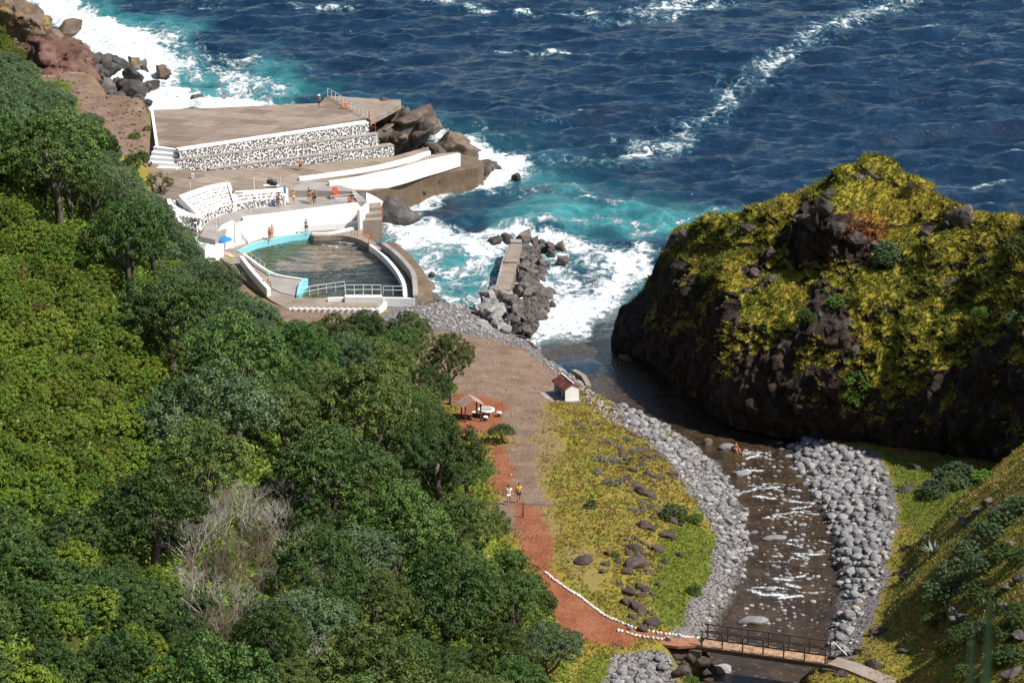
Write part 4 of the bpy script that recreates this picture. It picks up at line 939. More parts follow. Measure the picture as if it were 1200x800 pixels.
# ---- middle terrace
slab("middle_terrace", [(172,199,6.0),(208,199,6.05),(246,200,5.85),(345,194,5.3),(462,183,4.8),(502,172,4.6),(505,182,4.5),(444,202,4.7),(358,212,4.85),(345,221,4.85),(420,221.5,4.8),(335,224,5.2),(273,226,5.75),(268,217.5,5.8),(245,222,5.75),(222,229.5,5.6),(205,233,5.5),(185,233,5.6)][:10]+[(338,223,5.0),(273,226,5.75),(268,217.5,5.85),(245,222,5.8),(222,229.5,5.7),(205,233,5.6),(185,233,5.6)], -1, M_PANEL, "sloping concrete sunbathing terrace between the stone-studded walls and the curved seating", "terrace")
slab("promenade_slab", [(338,223,4.95),(358,211.5,4.87),(386,213.5,4.8),(414,222,4.7),(430,236,4.4),(419,237,4.35),(412,224,4.75)], -1, M_CONCG, "grey concrete landing beside the sea wall above the pool", "terrace")
slab("promenade_walk", [(358,211.5,4.83),(444,201.5,4.68),(504,181.5,4.48),(536,178,4.2),(496,189,4.3),(440,202,4.5),(386,213,4.78)], -1, M_CONC, "narrow concrete walk between the two white sea walls", "path")
wall("sea_wall", [(350,207.5,5.35),(400,201,5.3),(440,194.5,5.25),(475,186,5.15),(503,177,5.0)], .45, 1, M_WHITE, "upper of the two long curved white sea walls running to the point", k=5)
wall("sea_wall", [(385,212.5,5.35),(410,209,5.3),(440,203,5.2),(470,196.5,5.1),(497,189,5.0),(518,184,4.9),(538,179.5,4.7)], .45, 3.0, M_WHITEW, "lower and longer of the two curved white sea walls, nearest the surf", k=5)
slab("point_apron", [(390,213,4.1),(441,203,4.0),(498,190,3.8),(538,180,3.6),(556,184,3.2),(567,190,2.7),(560,197,2.5),(530,201,2.7),(496,208,2.9),(470,216,2.8),(440,224,3.2),(416,224,3.9)], -2, M_WET, "brown wet concrete apron below the sea wall at the point", "apron")
for i, (px, py, z, s_, mt, lab) in enumerate([(487,222,.7,1.5,M_OUT,"brown rock under the apron beside the black boulder"),(462,228,.9,1.7,M_OUT,"brown rock under the apron next to the pool steps"),(520,212,.5,1.5,M_OUT,"wet brown rock below the middle of the apron"),(555,204,.4,1.6,M_OUT,"wet brown rock at the right end of the apron"),(566,194,.6,1.4,M_OUT,"brown rock rounding the outer corner of the apron"),(540,208,.3,1.2,M_OUT,"low wet rock in the foam under the apron"),(512,178,3.6,1.6,M_OUT,"brown crag where the upper sea wall ends"),(548,184,1.9,1.2,M_OUT,"rock capping the tip of the lower sea wall")]):
    rock("apron_rock", rock_mesh("apron_rock", i, mt, 4, 1.0, (1.25, .9, .8), .16), P(px, py, z), s_, lab, "rock", None, tilt=.3)
for i in range(22):
    t = i/21; px, py = np.interp(t, [0, .3, .6, .8, 1], [432, 470, 520, 560, 569]), np.interp(t, [0, .3, .6, .8, 1], [229, 224, 213, 206, 193])
    rock("apron_stone", rock_mesh("apron_stone", i % 6, M_OUT, 3, 1.0, (1.2, .9, .8), .16), P(px, py+random.uniform(-2, 4), random.uniform(.2, 1.6)), random.uniform(.6, 1.3), "wet brown rock packed along the foot of the concrete apron", "rock", "rocks along the apron foot", tilt=.5)
# ---- curved seating
def curve3(pts, n): 
    s_ = smooth_px(pts, 6); w_ = np.array(PP(s_)); d = np.r_[0, np.cumsum(np.linalg.norm(np.diff(w_[:, :2], axis=0), axis=1))]
    t = np.linspace(0, d[-1], n); return np.stack([np.interp(t, d, w_[:, k]) for k in range(3)], 1)
def seating(lab, back, front, ntier, zback, zfront, n=26):
    Bc, Fc = curve3(back, n), curve3(front, n); root = empty("curved_seating", tuple(Fc[n//2])); tag(root, lab, "seating")
    for i in range(ntier):
        c0, c1 = Bc+(Fc-Bc)*(i/ntier), Bc+(Fc-Bc)*((i+1)/ntier); z0 = zback+(zfront-zback)*i/max(1, ntier-1)
        q = MB(); vs = []; fs = []
        for k in range(n): vs += [(c0[k, 0], c0[k, 1], z0), (c1[k, 0], c1[k, 1], z0)]
        for k in range(n-1): fs.append((2*k, 2*k+1, 2*k+3, 2*k+2))
        q.add(vs, fs); child(q.build("tread", M_WHITE), root)
        zl = 3.6 if i == ntier-1 else z0-(zback-zfront)/max(1, ntier-1)-.02
        q = MB(); vs = []; fs = []
        for k in range(n): vs += [(c1[k, 0], c1[k, 1], z0-.004), (c1[k, 0], c1[k, 1], zl)]
        for k in range(n-1): fs.append((2*k, 2*k+1, 2*k+3, 2*k+2))
        q.add(vs, fs); child(q.build("stone_facing", M_STONEWALL), root)
    q = MB(); ribbon(q, [tuple(p+np.array([0, 0, zback+.28-p[2]])) for p in Bc], .4, 3.5, .9); child(q.build("back_coping", M_WHITE), root)
    for e in (0, -1):
        q = MB(); a, b_ = Bc[e], Fc[e]; ribbon(q, [(a[0], a[1], zback+.26), (b_[0], b_[1], zfront+.22)], .35, 3.4); child(q.build("end_wall", M_WHITE), root)
    return Fc
f1 = seating("left and taller block of curved white seating with rows of dark stones, facing the pool", [(212,233,5.9),(222,229,5.9),(245,221.5,5.9),(268,217,5.9)], [(234,254.5,4.95),(247,248,4.95),(260,242.5,4.95),(275,238.5,4.95)], 7, 5.95, 4.95)
f2 = seating("right and lower block of curved white seating behind the people on the landing", [(273.5,227,5.5),(300,225.5,5.5),(336,223.5,5.4)], [(276,238.4,4.95),(300,234.5,4.95),(332,231.5,4.95)], 3, 5.45, 4.95)
sw = empty("side_seating", P(215,250,4.6)); tag(sw, "fan of short white benches at the left end of the curved seating", "seating")
for i in range(7):
    t = i/6; q = MB(); a = P(201+18*t, 236+10*t+4, 5.5-.6*t+.2); b_ = P(208+29*t, 253+3*t, 5.0-.1*t); q.tube([a, b_], .22, 4); child(q.build("bench", M_WHITEW), sw)
child(slab("bench_base", [(198,234,5.5),(212,233,5.5),(234,254,4.9),(238,256,4.5),(230,262,4.3),(206,256,4.6)], 1, M_STONEWALL), sw)
wall("white_parapet", [(198,233,5.9),(202,246,5.5),(210,258,5.0),(222,272,4.4),(235,290,3.3)], .5, 0, M_WHITE, "white wall dropping along the treetops left of the curved seating")
# ---- walk in front of the seating, with its white base
bb = MB(); FR_ = np.vstack([f1, f2[1:]])
ribbon(bb, [(p[0], p[1], 4.86) for p in FR_], .5, 3.2, 1.02); tag(bb.build("seating_base", M_WHITE), "smooth white curved base running below both blocks of seating", "wall")
slab("curved_walk", [(234,277,3.95),(242,262,4.0),(252,251,4.0),(262,245,4.0),(276,241,4.0),(300,237,4.0),(333,233,4.05),(345,222.5,4.1),(404,223,4.1),(413,224,4.1),(418.5,237,4.05),(343,247,4.0),(300,254,3.98),(283,258,3.96),(268,266,3.95),(258,277,3.95),(252,281,3.95)], .4, M_CONCG, "grey concrete curved walk between the seating and the pool wall", "path")
bw = empty("pool_wall", P(350,262,1.8)); tag(bw, "tall plain white wall facing the pool below the people", "wall")
child(wall("wall_face", [(284,254.5,4.35),(312,251,4.35),(342,247.5,4.35),(380,242.5,4.35),(418.5,237.5,4.35)], .5, .6, M_WHITE, k=3), bw)
child(wall("plinth", [(299,266.5,2.5),(349,264.3,2.5),(421,259.5,2.5)], .55, .6, M_WHITE, k=2), bw)
child(wall("return_wall", [(418.5,237.5,4.36),(423,244,3.6),(427,251,2.6)], .4, .6, M_WHITE, k=2), bw)
slab("rounded_wall", [(252,280,3.4),(254,272,3.9),(260,264,4.3),(270,259,4.4),(274,258.5,4.4),(273.5,277,3.2),(262,279,3.1)], .5, M_WHITE, "white rounded wall block beside the pool stairs", "wall")
ps = empty("pool_stairs", P(290,270,2.5)); tag(ps, "white staircase of six treads leading down to the pool deck", "steps")
A0, A1, B0, B1 = [np.array(P(*q)) for q in [(276,261.5,4.0),(289.5,256.5,4.0),(293,282,2.0),(309,274,2.0)]]
for i in range(7):
    t0, t1 = i/7, (i+1)/7; q = MB(); z = 4.0-.30*i
    c_ = [A0*(1-t0)+B0*t0, A0*(1-t1)+B0*t1, A1*(1-t1)+B1*t1, A1*(1-t0)+B1*t0]
    q.prism([(p[0], p[1], z) for p in c_], .9-.01*i); child(q.build("tread", M_WHITE), ps)
wl_ = MB(); ribbon(wl_, PP([(275,261,4.25),(283,271,3.2),(292,283,2.05)]), .35, .8); child(wl_.build("side_wall", M_WHITEW), ps)
slab("lower_terrace", [(226,283,3.4),(236,274.5,3.5),(252,277,3.5),(262,278,3.4),(262,285,3.3),(240,292,3.3)], .2, M_WHITE, "small white terrace where the sunbather lies beside the trees", "terrace")
# ---- pool deck with the pool cut out
POOL = smooth_px([(281,294,1.8),(288,289.5,1.8),(300,284.5,1.8),(318,280.5,1.8),(340,276,1.8),(362,272.8,1.8),(368,276.5,1.8),(400,276,1.8),(418,279.5,1.8),(434,287,1.8),(446,296,1.8),(457,307,1.8),(467,320,1.8),(473,334,1.8),(474,347.5,1.8)], 4) + \
       [(430,348.5,1.8),(410,349,1.8),(349,349,1.8)] + smooth_px([(349,345,1.8),(351,335,1.8),(358,326.5,1.8)], 3) + smooth_px([(345,325.5,1.8),(325,321,1.8),(310,314,1.8),(295,304,1.8),(286,298.5,1.8)], 3)
OUT = [(246,292,1.78),(262,281,1.78),(282,272,1.78),(300,265,1.78),(350,261,1.78),(421,257,1.78),(427,262,1.78),(424,276,1.75),(440,284,1.72),(455,295,1.7),(470,309,1.7),(480,325,1.7),(485,347,1.7),(485,352,1.7),(442,353.5,1.7),(443,364,1.7),(339,363,1.7),(318,352,1.7),(290,330,1.7),(262,305,1.7)]
def deck():
    a, b_ = PP(OUT), PP(POOL); vs = [Vector(p) for p in a]+[Vector(p) for p in b_]
    tr = tessellate_polygon([[Vector(p) for p in a], [Vector(p) for p in b_]]); q = MB()
    q.add([tuple(v_) for v_ in vs], [tuple(t) for t in tr])
    n = len(a); q.add([tuple(p) for p in a]+[(p[0], p[1], -1.5) for p in a], [(i, (i+1) % n, n+(i+1) % n, n+i) for i in range(n)])
    return q
pd = empty("pool_deck", P(380,300,1.7)); tag(pd, "concrete deck surrounding the irregular sea pool", "deck")
child(deck().build("paving", M_CONC), pd)
pool = empty("sea_pool", P(390,310,0)); tag(pool, "irregular saltwater bathing pool with turquoise painted edge and sandy bottom", "pool")
b_ = PP(POOL); n = len(b_)
q = MB(); q.add([(p[0], p[1], 1.80) for p in b_]+[(p[0], p[1], -.8) for p in b_], [(i, (i+1) % n, n+(i+1) % n, n+i) for i in range(n)]); child(q.build("basin_wall", M_CONC), pool)
q = MB(); tr = tessellate_polygon([[Vector(p) for p in b_]]); q.add([(p[0], p[1], .66) for p in b_], [tuple(t) for t in tr])
m, nt, bs, o = newmat("sandy_pool_floor"); g = N(nt); v = g.pos()
f = g.noise(g.scl(v, (.55, 1, 1)), .22, 7, .6, 1.0)
cpos = Vector(P(385,312,-.75)); dd = g.n("VectorMath", operation='SUBTRACT', i_0=v, i_1=cpos); dd = g.n("VectorMath", operation='MULTIPLY', i_0=dd, i_1=(.105, .12, 0)); ln = g.n("VectorMath", operation='LENGTH', i_0=dd).outputs['Value']
sand = g.ss(g.math('ADD', f, g.math('MULTIPLY', ln, -.33)), .25, .33)
g.set(bs.inputs['Base Color'], g.mix(sand, (.06,.075,.065), (.62,.40,.29))); bs.inputs['Roughness'].default_value = .9
child(q.build("pool_floor", m), pool)
# water: fine rippled sheet
pw = np.array(b_)[:, :2]; lo_, hi_ = pw.min(0), pw.max(0); xs = np.arange(lo_[0]-.3, hi_[0]+.3, .22); ys = np.arange(lo_[1]-.3, hi_[1]+.3, .22); XX, YY = np.meshgrid(xs, ys)
sd = sdpoly(XX, YY, [tuple(p) for p in pw]); ZZ = 1.22+.045*fbm(XX/1.1, YY/.55, o=3, s=141)+.03*fbm(XX/3, YY/1.2, o=2, s=142)
ii = np.arange(XX.size).reshape(XX.shape); fq = np.stack([ii[:-1, :-1], ii[:-1, 1:], ii[1:, 1:], ii[1:, :-1]], -1).reshape(-1, 4); fq = fq[(sd.ravel()[fq] > -.30).all(1)]
m, nt, bs, o = newmat("pool_water"); g = N(nt); v = g.pos()
tb = g.n("BsdfTransparent"); dif = g.n("BsdfDiffuse"); gl = g.n("BsdfGlossy"); gl.inputs['Roughness'].default_value = .08
fo = g.ss(g.math('ADD', g.noise(g.scl(v, (.5, 1, 1)), .9, 8, .7, 1.5), g.at("foam")), .78, .9)
g.set(tb.inputs[0], (.70,.80,.82)); g.set(dif.inputs[0], g.mix(fo, (.016,.030,.034), (.6,.64,.66)))
nb_ = g.bump(g.math('ADD', g.noise(g.scl(v, (.5, 1.2, 1)), 1.1, 5, .6), g.math('MULTIPLY', g.noise(v, 3.5, 3), .2)), .45)
nt.links.new(nb_, gl.inputs['Normal'])
m1 = g.n("MixShader"); g.set(m1.inputs[0], g.math('MAXIMUM', fo, g.math('MULTIPLY', g.ss(g.noise(g.scl(v, (.45, 1.3, 1)), .8, 6, .65, .8), .46, .7), .7))); nt.links.new(tb.outputs[0], m1.inputs[1]); nt.links.new(dif.outputs[0], m1.inputs[2])
fr = g.n("Fresnel"); fr.inputs['IOR'].default_value = 1.33; nt.links.new(nb_, fr.inputs['Normal'])
m2 = g.n("MixShader"); nt.links.new(fr.outputs[0], m2.inputs[0]); nt.links.new(m1.outputs[0], m2.inputs[1]); nt.links.new(gl.outputs[0], m2.inputs[2]); nt.links.new(m2.outputs[0], o.inputs[0])
me = mesh_from("pool_water", np.stack([XX, YY, ZZ], -1).reshape(-1, 3), fq, m, True)
cx, cy, _z = P(410,287,1.2); attr(me, "foam", .33*np.exp(-((XX-cx)**2/30+(YY-cy)**2/14))-.02)
child(add("water", me), pool)
# copings
def coping(name, pts, wd, mat, zb=1.2, k=4): child(wall(name, pts, wd, zb, mat, k=k), pool)
coping("turquoise_coping", [(279,294.6,1.95),(288,289,1.95),(300,284,1.95),(318,280,1.95),(340,275.5,1.95),(363,272.2,1.95)], .42, M_CYAN, .6)
coping("white_coping", [(434,286.6,1.93),(446,295.5,1.93),(457,306.5,1.93),(467,319.5,1.93),(473.6,334,1.93),(474.8,348,1.93)], .38, M_WHITE)
coping("white_coping", [(285,297,2.15),(295,304,2.15),(310,314.5,2.15),(325,321.5,2.15),(358,327,2.0)], .28, M_WHITE)
coping("turquoise_wall", [(359,326,2.3),(354,330,2.3),(351,337,2.2),(349.5,346,2.1)], .4, M_CYAN, -.6)
slab("paddling_area", [(316,321,1.84),(330,323.5,1.84),(356,327.5,1.84),(350,336,1.84),(348,347,1.84),(330,343,1.84),(318,337,1.84)], 1.0, M_CONCG, "pale grey paddling floor in the corner of the pool", "platform")
wall("white_parapet", [(283,300,2.7),(292,312,2.7),(303,325,2.7),(315,338,2.6)], .45, .8, M_WHITE, "white parapet curving along the landward side of the pool")
wall("white_kerb", [(262,290,2.0),(275,285.5,2.05),(290,281.5,2.05),(306,276,2.1),(330,273,2.05),(350,270.5,2.05)], .45, 1.3, M_WHITE, "white curved kerb line on the deck left of the pool stairs", "kerb")
wall("white_kerb", [(366,273,2.0),(385,272.5,2.0),(400,269.5,2.05),(420,264.5,2.1)], .35, 1.3, M_WHITEW, "yellow-stained white kerb below the tall pool wall", "kerb")
# south end
wall("white_kerb", [(384,349,2.15),(405,348.2,2.15),(447,348.5,2.15),(486,349.5,2.15)], .35, 1.2, M_WHITE, "white kerb along the near end of the pool", "kerb", k=2)
slab("raised_block", [(404,345.5,2.35),(447,345.5,2.35),(449,348.2,2.35),(404,348.2,2.35)], 1.2, M_WHITEW, "raised white concrete block at the near end of the pool", "platform")
lk = empty("crenellated_kerb", P(390,361,1.7)); tag(lk, "low white kerb with square notches between the pool deck and the trees", "kerb")
child(wall("kerb", [(339,361.5,1.95),(390,361.8,1.95),(444,362.5,1.95)], .35, .8, M_WHITE, k=2), lk)
q = MB()
for i in range(30):
    if i % 2: q.box(Vector(P(341+i*3.5, 361.4+i*.03, 2.0)), (.26, .3, .2))
child(q.build("merlons", M_WHITE), lk)
wall("white_kerb", [(444,362.5,1.95),(452,353,1.95)], .3, .8, M_WHITE, "short slanting white kerb at the corner of the pool deck", "kerb", k=1)
railing("pool_railing", PP([(405,345.6,2.35),(446.5,345.6,2.35)]), 1.15, 5, (1.0, .55), M_WHITEPAINT, "white railing on the raised block at the near end of the pool")
railing("pool_railing", PP([(353,348.6,1.8),(380,344,1.8),(404,341,1.85)]), 1.1, 6, (1.0, .55), M_WHITEPAINT, "white handrail sloping beside the water left of the raised block")
railing("pool_railing", PP([(449,345.5,1.9),(472,345.5,1.9)]), 1.0, 3, (1.0, .55), M_WHITEPAINT, "short white rail in the near right corner of the pool")
railing("parapet_railing", PP([(284.5,298.5,2.15),(295,305.5,2.15),(310,316,2.15)]), .8, 6, (1.0,), M_WHITEPAINT, "low white rail on the landward pool edge", .03)
# seaward side of the pool
ch = empty("sea_channel", P(465,315,1)); tag(ch, "dark narrow channel curving behind the pool's seaward walkway", "channel")
child(wall("channel_floor", [(443,285,1.76),(457,296,1.76),(470,310,1.76),(478,324,1.76),(481.5,346,1.76)], .6, 0, plain("channel_slime", (.03,.028,.022), .4, .2), k=5), ch)  # near-black strip along the channel, just above deck level
child(wall("channel_wall", [(449,284.5,2.7),(463,295,2.7),(476,308,2.7),(485,322,2.7),(487,346,2.5)], .55, -.5, M_CONCG, k=5), ch)
slab("sea_apron", smooth_px([(452,284,1.5),(461,284,1.4),(478,296,1.3),(493,313,1.3),(503,330,1.2),(508,352,1.1)], 3)+[(488,353,1.6),(486,324,1.7),(476,309,1.7),(464,297,1.7)], -2, M_WET, "curved brown apron outside the pool's grey sea wall", "apron")
for i, (px, py, z, s_) in enumerate([(508,349,.3,1.0),(498,356,.6,.9),(488,358,.8,.8),(505,338,.1,.9),(478,360,.9,.7),(497,362,.6,.6)]):
    rock("corner_rock", rock_mesh("corner_rock", i, M_BWROCK, 3, 1.0, (1.1, .9, .8), .15), P(px, py, z), s_, "brown rock packed round the foot of the pool's seaward corner", "rock", "rocks at the pool corner")
sd_ = empty("sea_steps", P(432,255,1.5)); tag(sd_, "tan concrete steps going down to the sea beside the black boulder", "steps")
for i, pts in enumerate([[(421,239,3.4),(446,237,3.4),(447,243,3.4),(423,245,3.4)], [(422,244,3.05),(447,242,3.05),(447.5,250,3.05),(424,252,3.05)], [(423,251,2.6),(447,249,2.6),(448,257,2.6),(425,259,2.6)]]):
    child(slab("step", pts, -1, M_CONC), sd_)
slab("wet_landing", [(420,262,1.7),(444,257,1.5),(447,262,1.2),(438,272,.8),(430,279,.7),(424,284,1.4),(419,277,1.7)], -1.5, plain("orange_algae_concrete", (.26,.10,.045), .6, .3, 1.5, .05), "orange algae-stained landing by the sea steps", "landing")
wall("white_parapet", [(426,225,4.6),(437,230,3.6),(448,237,2.4)], .8, 0, M_WHITE, "white sloping parapet above the sea steps", k=2)
wall("white_parapet", [(420,246,4.3),(426,242,4.1),(431,237,4.2)], .3, 1, M_WHITE, "small white stepped parapet at the corner of the tall pool wall", k=1)
railing("red_railing", PP([(419,277,1.75),(420,266,1.75),(435,258,1.6)]), 1.1, 4, (1.0, .5), M_RUST, "rusty red railing round the orange landing")
railing("red_railing", PP([(432,290,1.75),(446,288,1.75)]), 1.1, 2, (1.0,), M_RUST, "rusty red rail arch at the end of the seaward pool walkway")
railing("red_railing", PP([(436,268,.9),(450,275,.5),(463,278,.1)]), .9, 4, (1.0, .6), M_REDPAINT, "bright red handrail running down into the surf")
railing("red_gate", PP([(444.5,256,1.6),(448.5,255.5,1.6)]), 1.2, 3, (1.0, .75, .5, .25), M_REDPAINT, "small red gate beside the black boulder", .06)
railing("terrace_railing", PP([(384,112,8.6),(430,138.6,9.0)]), 1.0, 11, (1.0,), M_WHITEPAINT, "white and red railing slanting across the upper terrace", .05)
railing("red_railing", PP([(432.5,141,8.9),(434,152,7.6),(440,156,7.2)]), 1.2, 4, (1.0, .5), M_REDPAINT, "red railing dropping at the right end of the stone-studded walls", .05)
railing("landing_railing", PP([(388,239,4.1),(392.5,238.6,4.1),(418,236.5,4.1)]), 1.0, 4, (1.0, .55), M_WHITEPAINT, "white railing on the edge of the landing above the tall pool wall")
for i, (px, py, z, h, lab) in enumerate([(298,224,5.6,1.6,"thin white post behind the right block of seating"),(329,222,5.1,1.6,"thin white post at the right end of the seating"),(258,262.5,4.0,1.2,"thin white post at the edge of the curved walk"),(253.5,272,4.0,1.2,"thin white post on the rounded wall by the sunbather"),(223,226,5.7,1.2,"thin white post above the left block of seating"),(294,253,4.2,.9,"short white post near the top of the pool stairs")]):
    q = MB(); q.tube([(0,0,0),(0,0,h)], .045, 6); q.tube([(0,0,h),(0,0,h+.06)], .07, 6); o = q.build("thin_post", M_WHITEPAINT); o.location = P(px, py, z); tag(o, lab, "post")
sg = empty("round_sign", P(263,126.3,7.9)); tag(sg, "small round red-rimmed sign on a thin pole at the terrace edge", "sign")
q = MB(); q.tube([(0,0,0),(0,0,1.5)], .035, 6); q.build("pole", M_GALV, sg)
def disc(r, y0, y1, n=20):
    q = MB(); q.add([(r*math.cos(2*math.pi*k/n), y, 1.55+r*math.sin(2*math.pi*k/n)) for y in (y0, y1) for k in range(n)], [tuple(range(n)), tuple(range(2*n-1, n-1, -1))]+[(k, n+k, n+(k+1) % n, (k+1) % n) for k in range(n)]); return q
disc(.38, -.06, -.03).build("rim", M_REDPAINT, sg); disc(.29, -.075, -.055).build("face", plain("faded_sign", (.55,.5,.5), .6, .1), sg)
# concrete mole of the breakwater
mo = empty("breakwater", P(598,315,1)); tag(mo, "flat-topped concrete breakwater with a white landward side greyed for shade", "breakwater")
child(slab("deck", [(599,283.5,2.3),(612,284.5,2.3),(606.5,306.5,2.3),(590.5,306.5,2.3)], -2, M_CONC), mo)
child(slab("deck", [(590,308,2.05),(606,308,2.05),(597.5,339.5,2.05),(582,339.5,2.05)], -2, M_CONC), mo)
child(wall("side_face", [(598,284,2.2),(589,307,2.1),(581,340,2.0)], .22, -2, M_CONCG, k=2), mo)  # white face given grey concrete, its shade put into the colour
child(slab("end_block", [(598,280,2.5),(611,280.5,2.5),(612,284,2.5),(598.5,283.5,2.5)], -2, M_CONCG), mo)
# river quay
wall("river_wall", [(672,433,1.7),(684,440,1.7),(690,452,1.8)], .5, -.8, M_CONC, "low weathered concrete wall at the water's edge near the shelter", k=2)
# ================================================================== PEOPLE AND SMALL THINGS
SKIN = [plain("tanned_skin", (.42,.22,.13), .55, .06), plain("fair_skin", (.55,.33,.22), .55, .06), plain("sunburnt_skin", (.52,.24,.14), .55, .06)]
HAIRD = plain("dark_hair", (.02,.014,.01), .6, .1); HAIRB = plain("brown_hair", (.07,.035,.018), .6, .1)
def cloth(name, c): return plain(name, c, .8, .08, 8)
STAND = dict(pel=(0,0,.93), spi=(0,.01,1.13), che=(0,0,1.34), nec=(0,.01,1.49), hd=(0,-.01,1.62), top=(0,0,1.70),
  sl=(-.18,0,1.41), el=(-.24,.03,1.13), wl=(-.25,-.06,.89), fl=(-.24,-.09,.76), sr=(.18,0,1.41), er=(.24,.03,1.13), wr=(.25,-.06,.89), fr=(.24,-.09,.76),
  hl=(-.1,0,.88), kl=(-.11,-.02,.49), al=(-.12,.03,.08), tl=(-.13,-.13,.03), hr=(.1,0,.88), kr=(.11,-.02,.49), ar=(.12,.03,.08), tr=(.13,-.13,.03))
WALK = dict(STAND, kl=(-.1,-.16,.52), al=(-.1,-.2,.1), tl=(-.1,-.35,.08), kr=(.1,.08,.50), ar=(.1,.3,.13), tr=(.1,.22,.03), el=(-.25,.12,1.15), wl=(-.24,.12,.92), fl=(-.23,.10,.8), er=(.25,-.05,1.14), wr=(.22,-.24,.98), fr=(.2,-.33,.93))
LEAN = dict(STAND, el=(-.33,.06,1.2), wl=(-.17,-.04,1.05), fl=(-.1,-.05,.98), che=(.02,-.03,1.33))
CARRY = dict(STAND, el=(-.26,-.12,1.18), wl=(-.16,-.36,1.18), fl=(-.08,-.43,1.18), er=(.26,-.12,1.18), wr=(.16,-.36,1.18), fr=(.08,-.43,1.18))
SIT = dict(pel=(0,0,.10), spi=(0,.03,.30), che=(0,.03,.52), nec=(0,.0,.67), hd=(0,-.03,.80), top=(0,-.02,.88), sl=(-.18,.02,.59), el=(-.25,.10,.33), wl=(-.2,-.1,.22), fl=(-.18,-.2,.22), sr=(.18,.02,.59), er=(.25,.10,.33), wr=(.2,-.1,.22), fr=(.18,-.2,.22),
  hl=(-.1,-.03,.1), kl=(-.15,-.40,.34), al=(-.14,-.68,.08), tl=(-.14,-.82,.05), hr=(.1,-.03,.1), kr=(.15,-.40,.34), ar=(.14,-.68,.08), tr=(.14,-.82,.05))
RECL = dict(pel=(0,0,.12), spi=(0,.17,.22), che=(0,.35,.37), nec=(0,.47,.48), hd=(0,.52,.60), top=(0,.55,.68), sl=(-.19,.4,.42), el=(-.27,.50,.2), wl=(-.25,.3,.08), fl=(-.24,.2,.06), sr=(.19,.4,.42), er=(.27,.50,.2), wr=(.25,.3,.08), fr=(.24,.2,.06),
  hl=(-.1,-.05,.12), kl=(-.12,-.44,.22), al=(-.12,-.84,.09), tl=(-.13,-.9,.2), hr=(.1,-.05,.12), kr=(.12,-.44,.12), ar=(.12,-.86,.09), tr=(.13,-.92,.2))
RAD = dict(pel=(.15,.11), spi=(.125,.095), che=(.15,.105), nec=(.055,.055), hd=(.085,.1), top=(.05,.055), sl=(.06,.06), el=(.042,.042), wl=(.032,.03), fl=(.03,.02), sr=(.06,.06), er=(.042,.042), wr=(.032,.03), fr=(.03,.02),
  hl=(.095,.095), kl=(.06,.06), al=(.042,.042), tl=(.04,.028), hr=(.095,.095), kr=(.06,.06), ar=(.042,.042), tr=(.04,.028))
BONES = [("pel","spi"),("spi","che"),("che","nec"),("nec","hd"),("hd","top"),("che","sl"),("sl","el"),("el","wl"),("wl","fl"),("che","sr"),("sr","er"),("er","wr"),("wr","fr"),("pel","hl"),("hl","kl"),("kl","al"),("al","tl"),("pel","hr"),("hr","kr"),("kr","ar"),("ar","tr")]
_skc = {}
def skinned(key, pts, edges, rads, root, sub=1):
    if key in _skc: return _skc[key]
    me = bpy.data.meshes.new("tmp"); me.from_pydata(pts, edges, []); o = bpy.data.objects.new("tmp", me); COL.objects.link(o)
    md = o.modifiers.new("s", 'SKIN'); md.use_smooth_shade = True; sv_ = me.skin_vertices[0].data
    for i, r in enumerate(rads): sv_[i].radius = r; sv_[i].use_root = (i == root)
    sb = o.modifiers.new("u", 'SUBSURF'); sb.levels = sub; sb.render_levels = sub
    bpy.context.view_layer.update(); dg = bpy.context.evaluated_depsgraph_get()
    out = bpy.data.meshes.new_from_object(o.evaluated_get(dg)); bpy.data.objects.remove(o); bpy.data.meshes.remove(me)
    _skc[key] = out; return out
def body_mesh(pose, pname, mat, gain=1.0):
    ks_ = list(STAND); me = skinned(("b", pname), [pose[k] for k in ks_], [(ks_.index(a), ks_.index(b_)) for a, b_ in BONES], [RAD[k] for k in ks_], 0, 2).copy()
    me.name = "person_body"; me.materials.clear(); me.materials.append(mat); return me
def wear(name, pose, pname, names, bones, mat, grow, root, cut=None):
    pts = [Vector(pose[k]) for k in names]
    if cut:
        for k, base, t in cut: pts[names.index(k)] = Vector(pose[base]).lerp(Vector(pose[k]), t)
    me = skinned((name, pname, tuple(names), grow), pts, [(names.index(a), names.index(b_)) for a, b_ in bones], [(RAD[k][0]+grow, RAD[k][1]+grow) for k in names], 0, 1).copy()
    me.name = name; me.materials.clear(); me.materials.append(mat); return add(name, me, root)
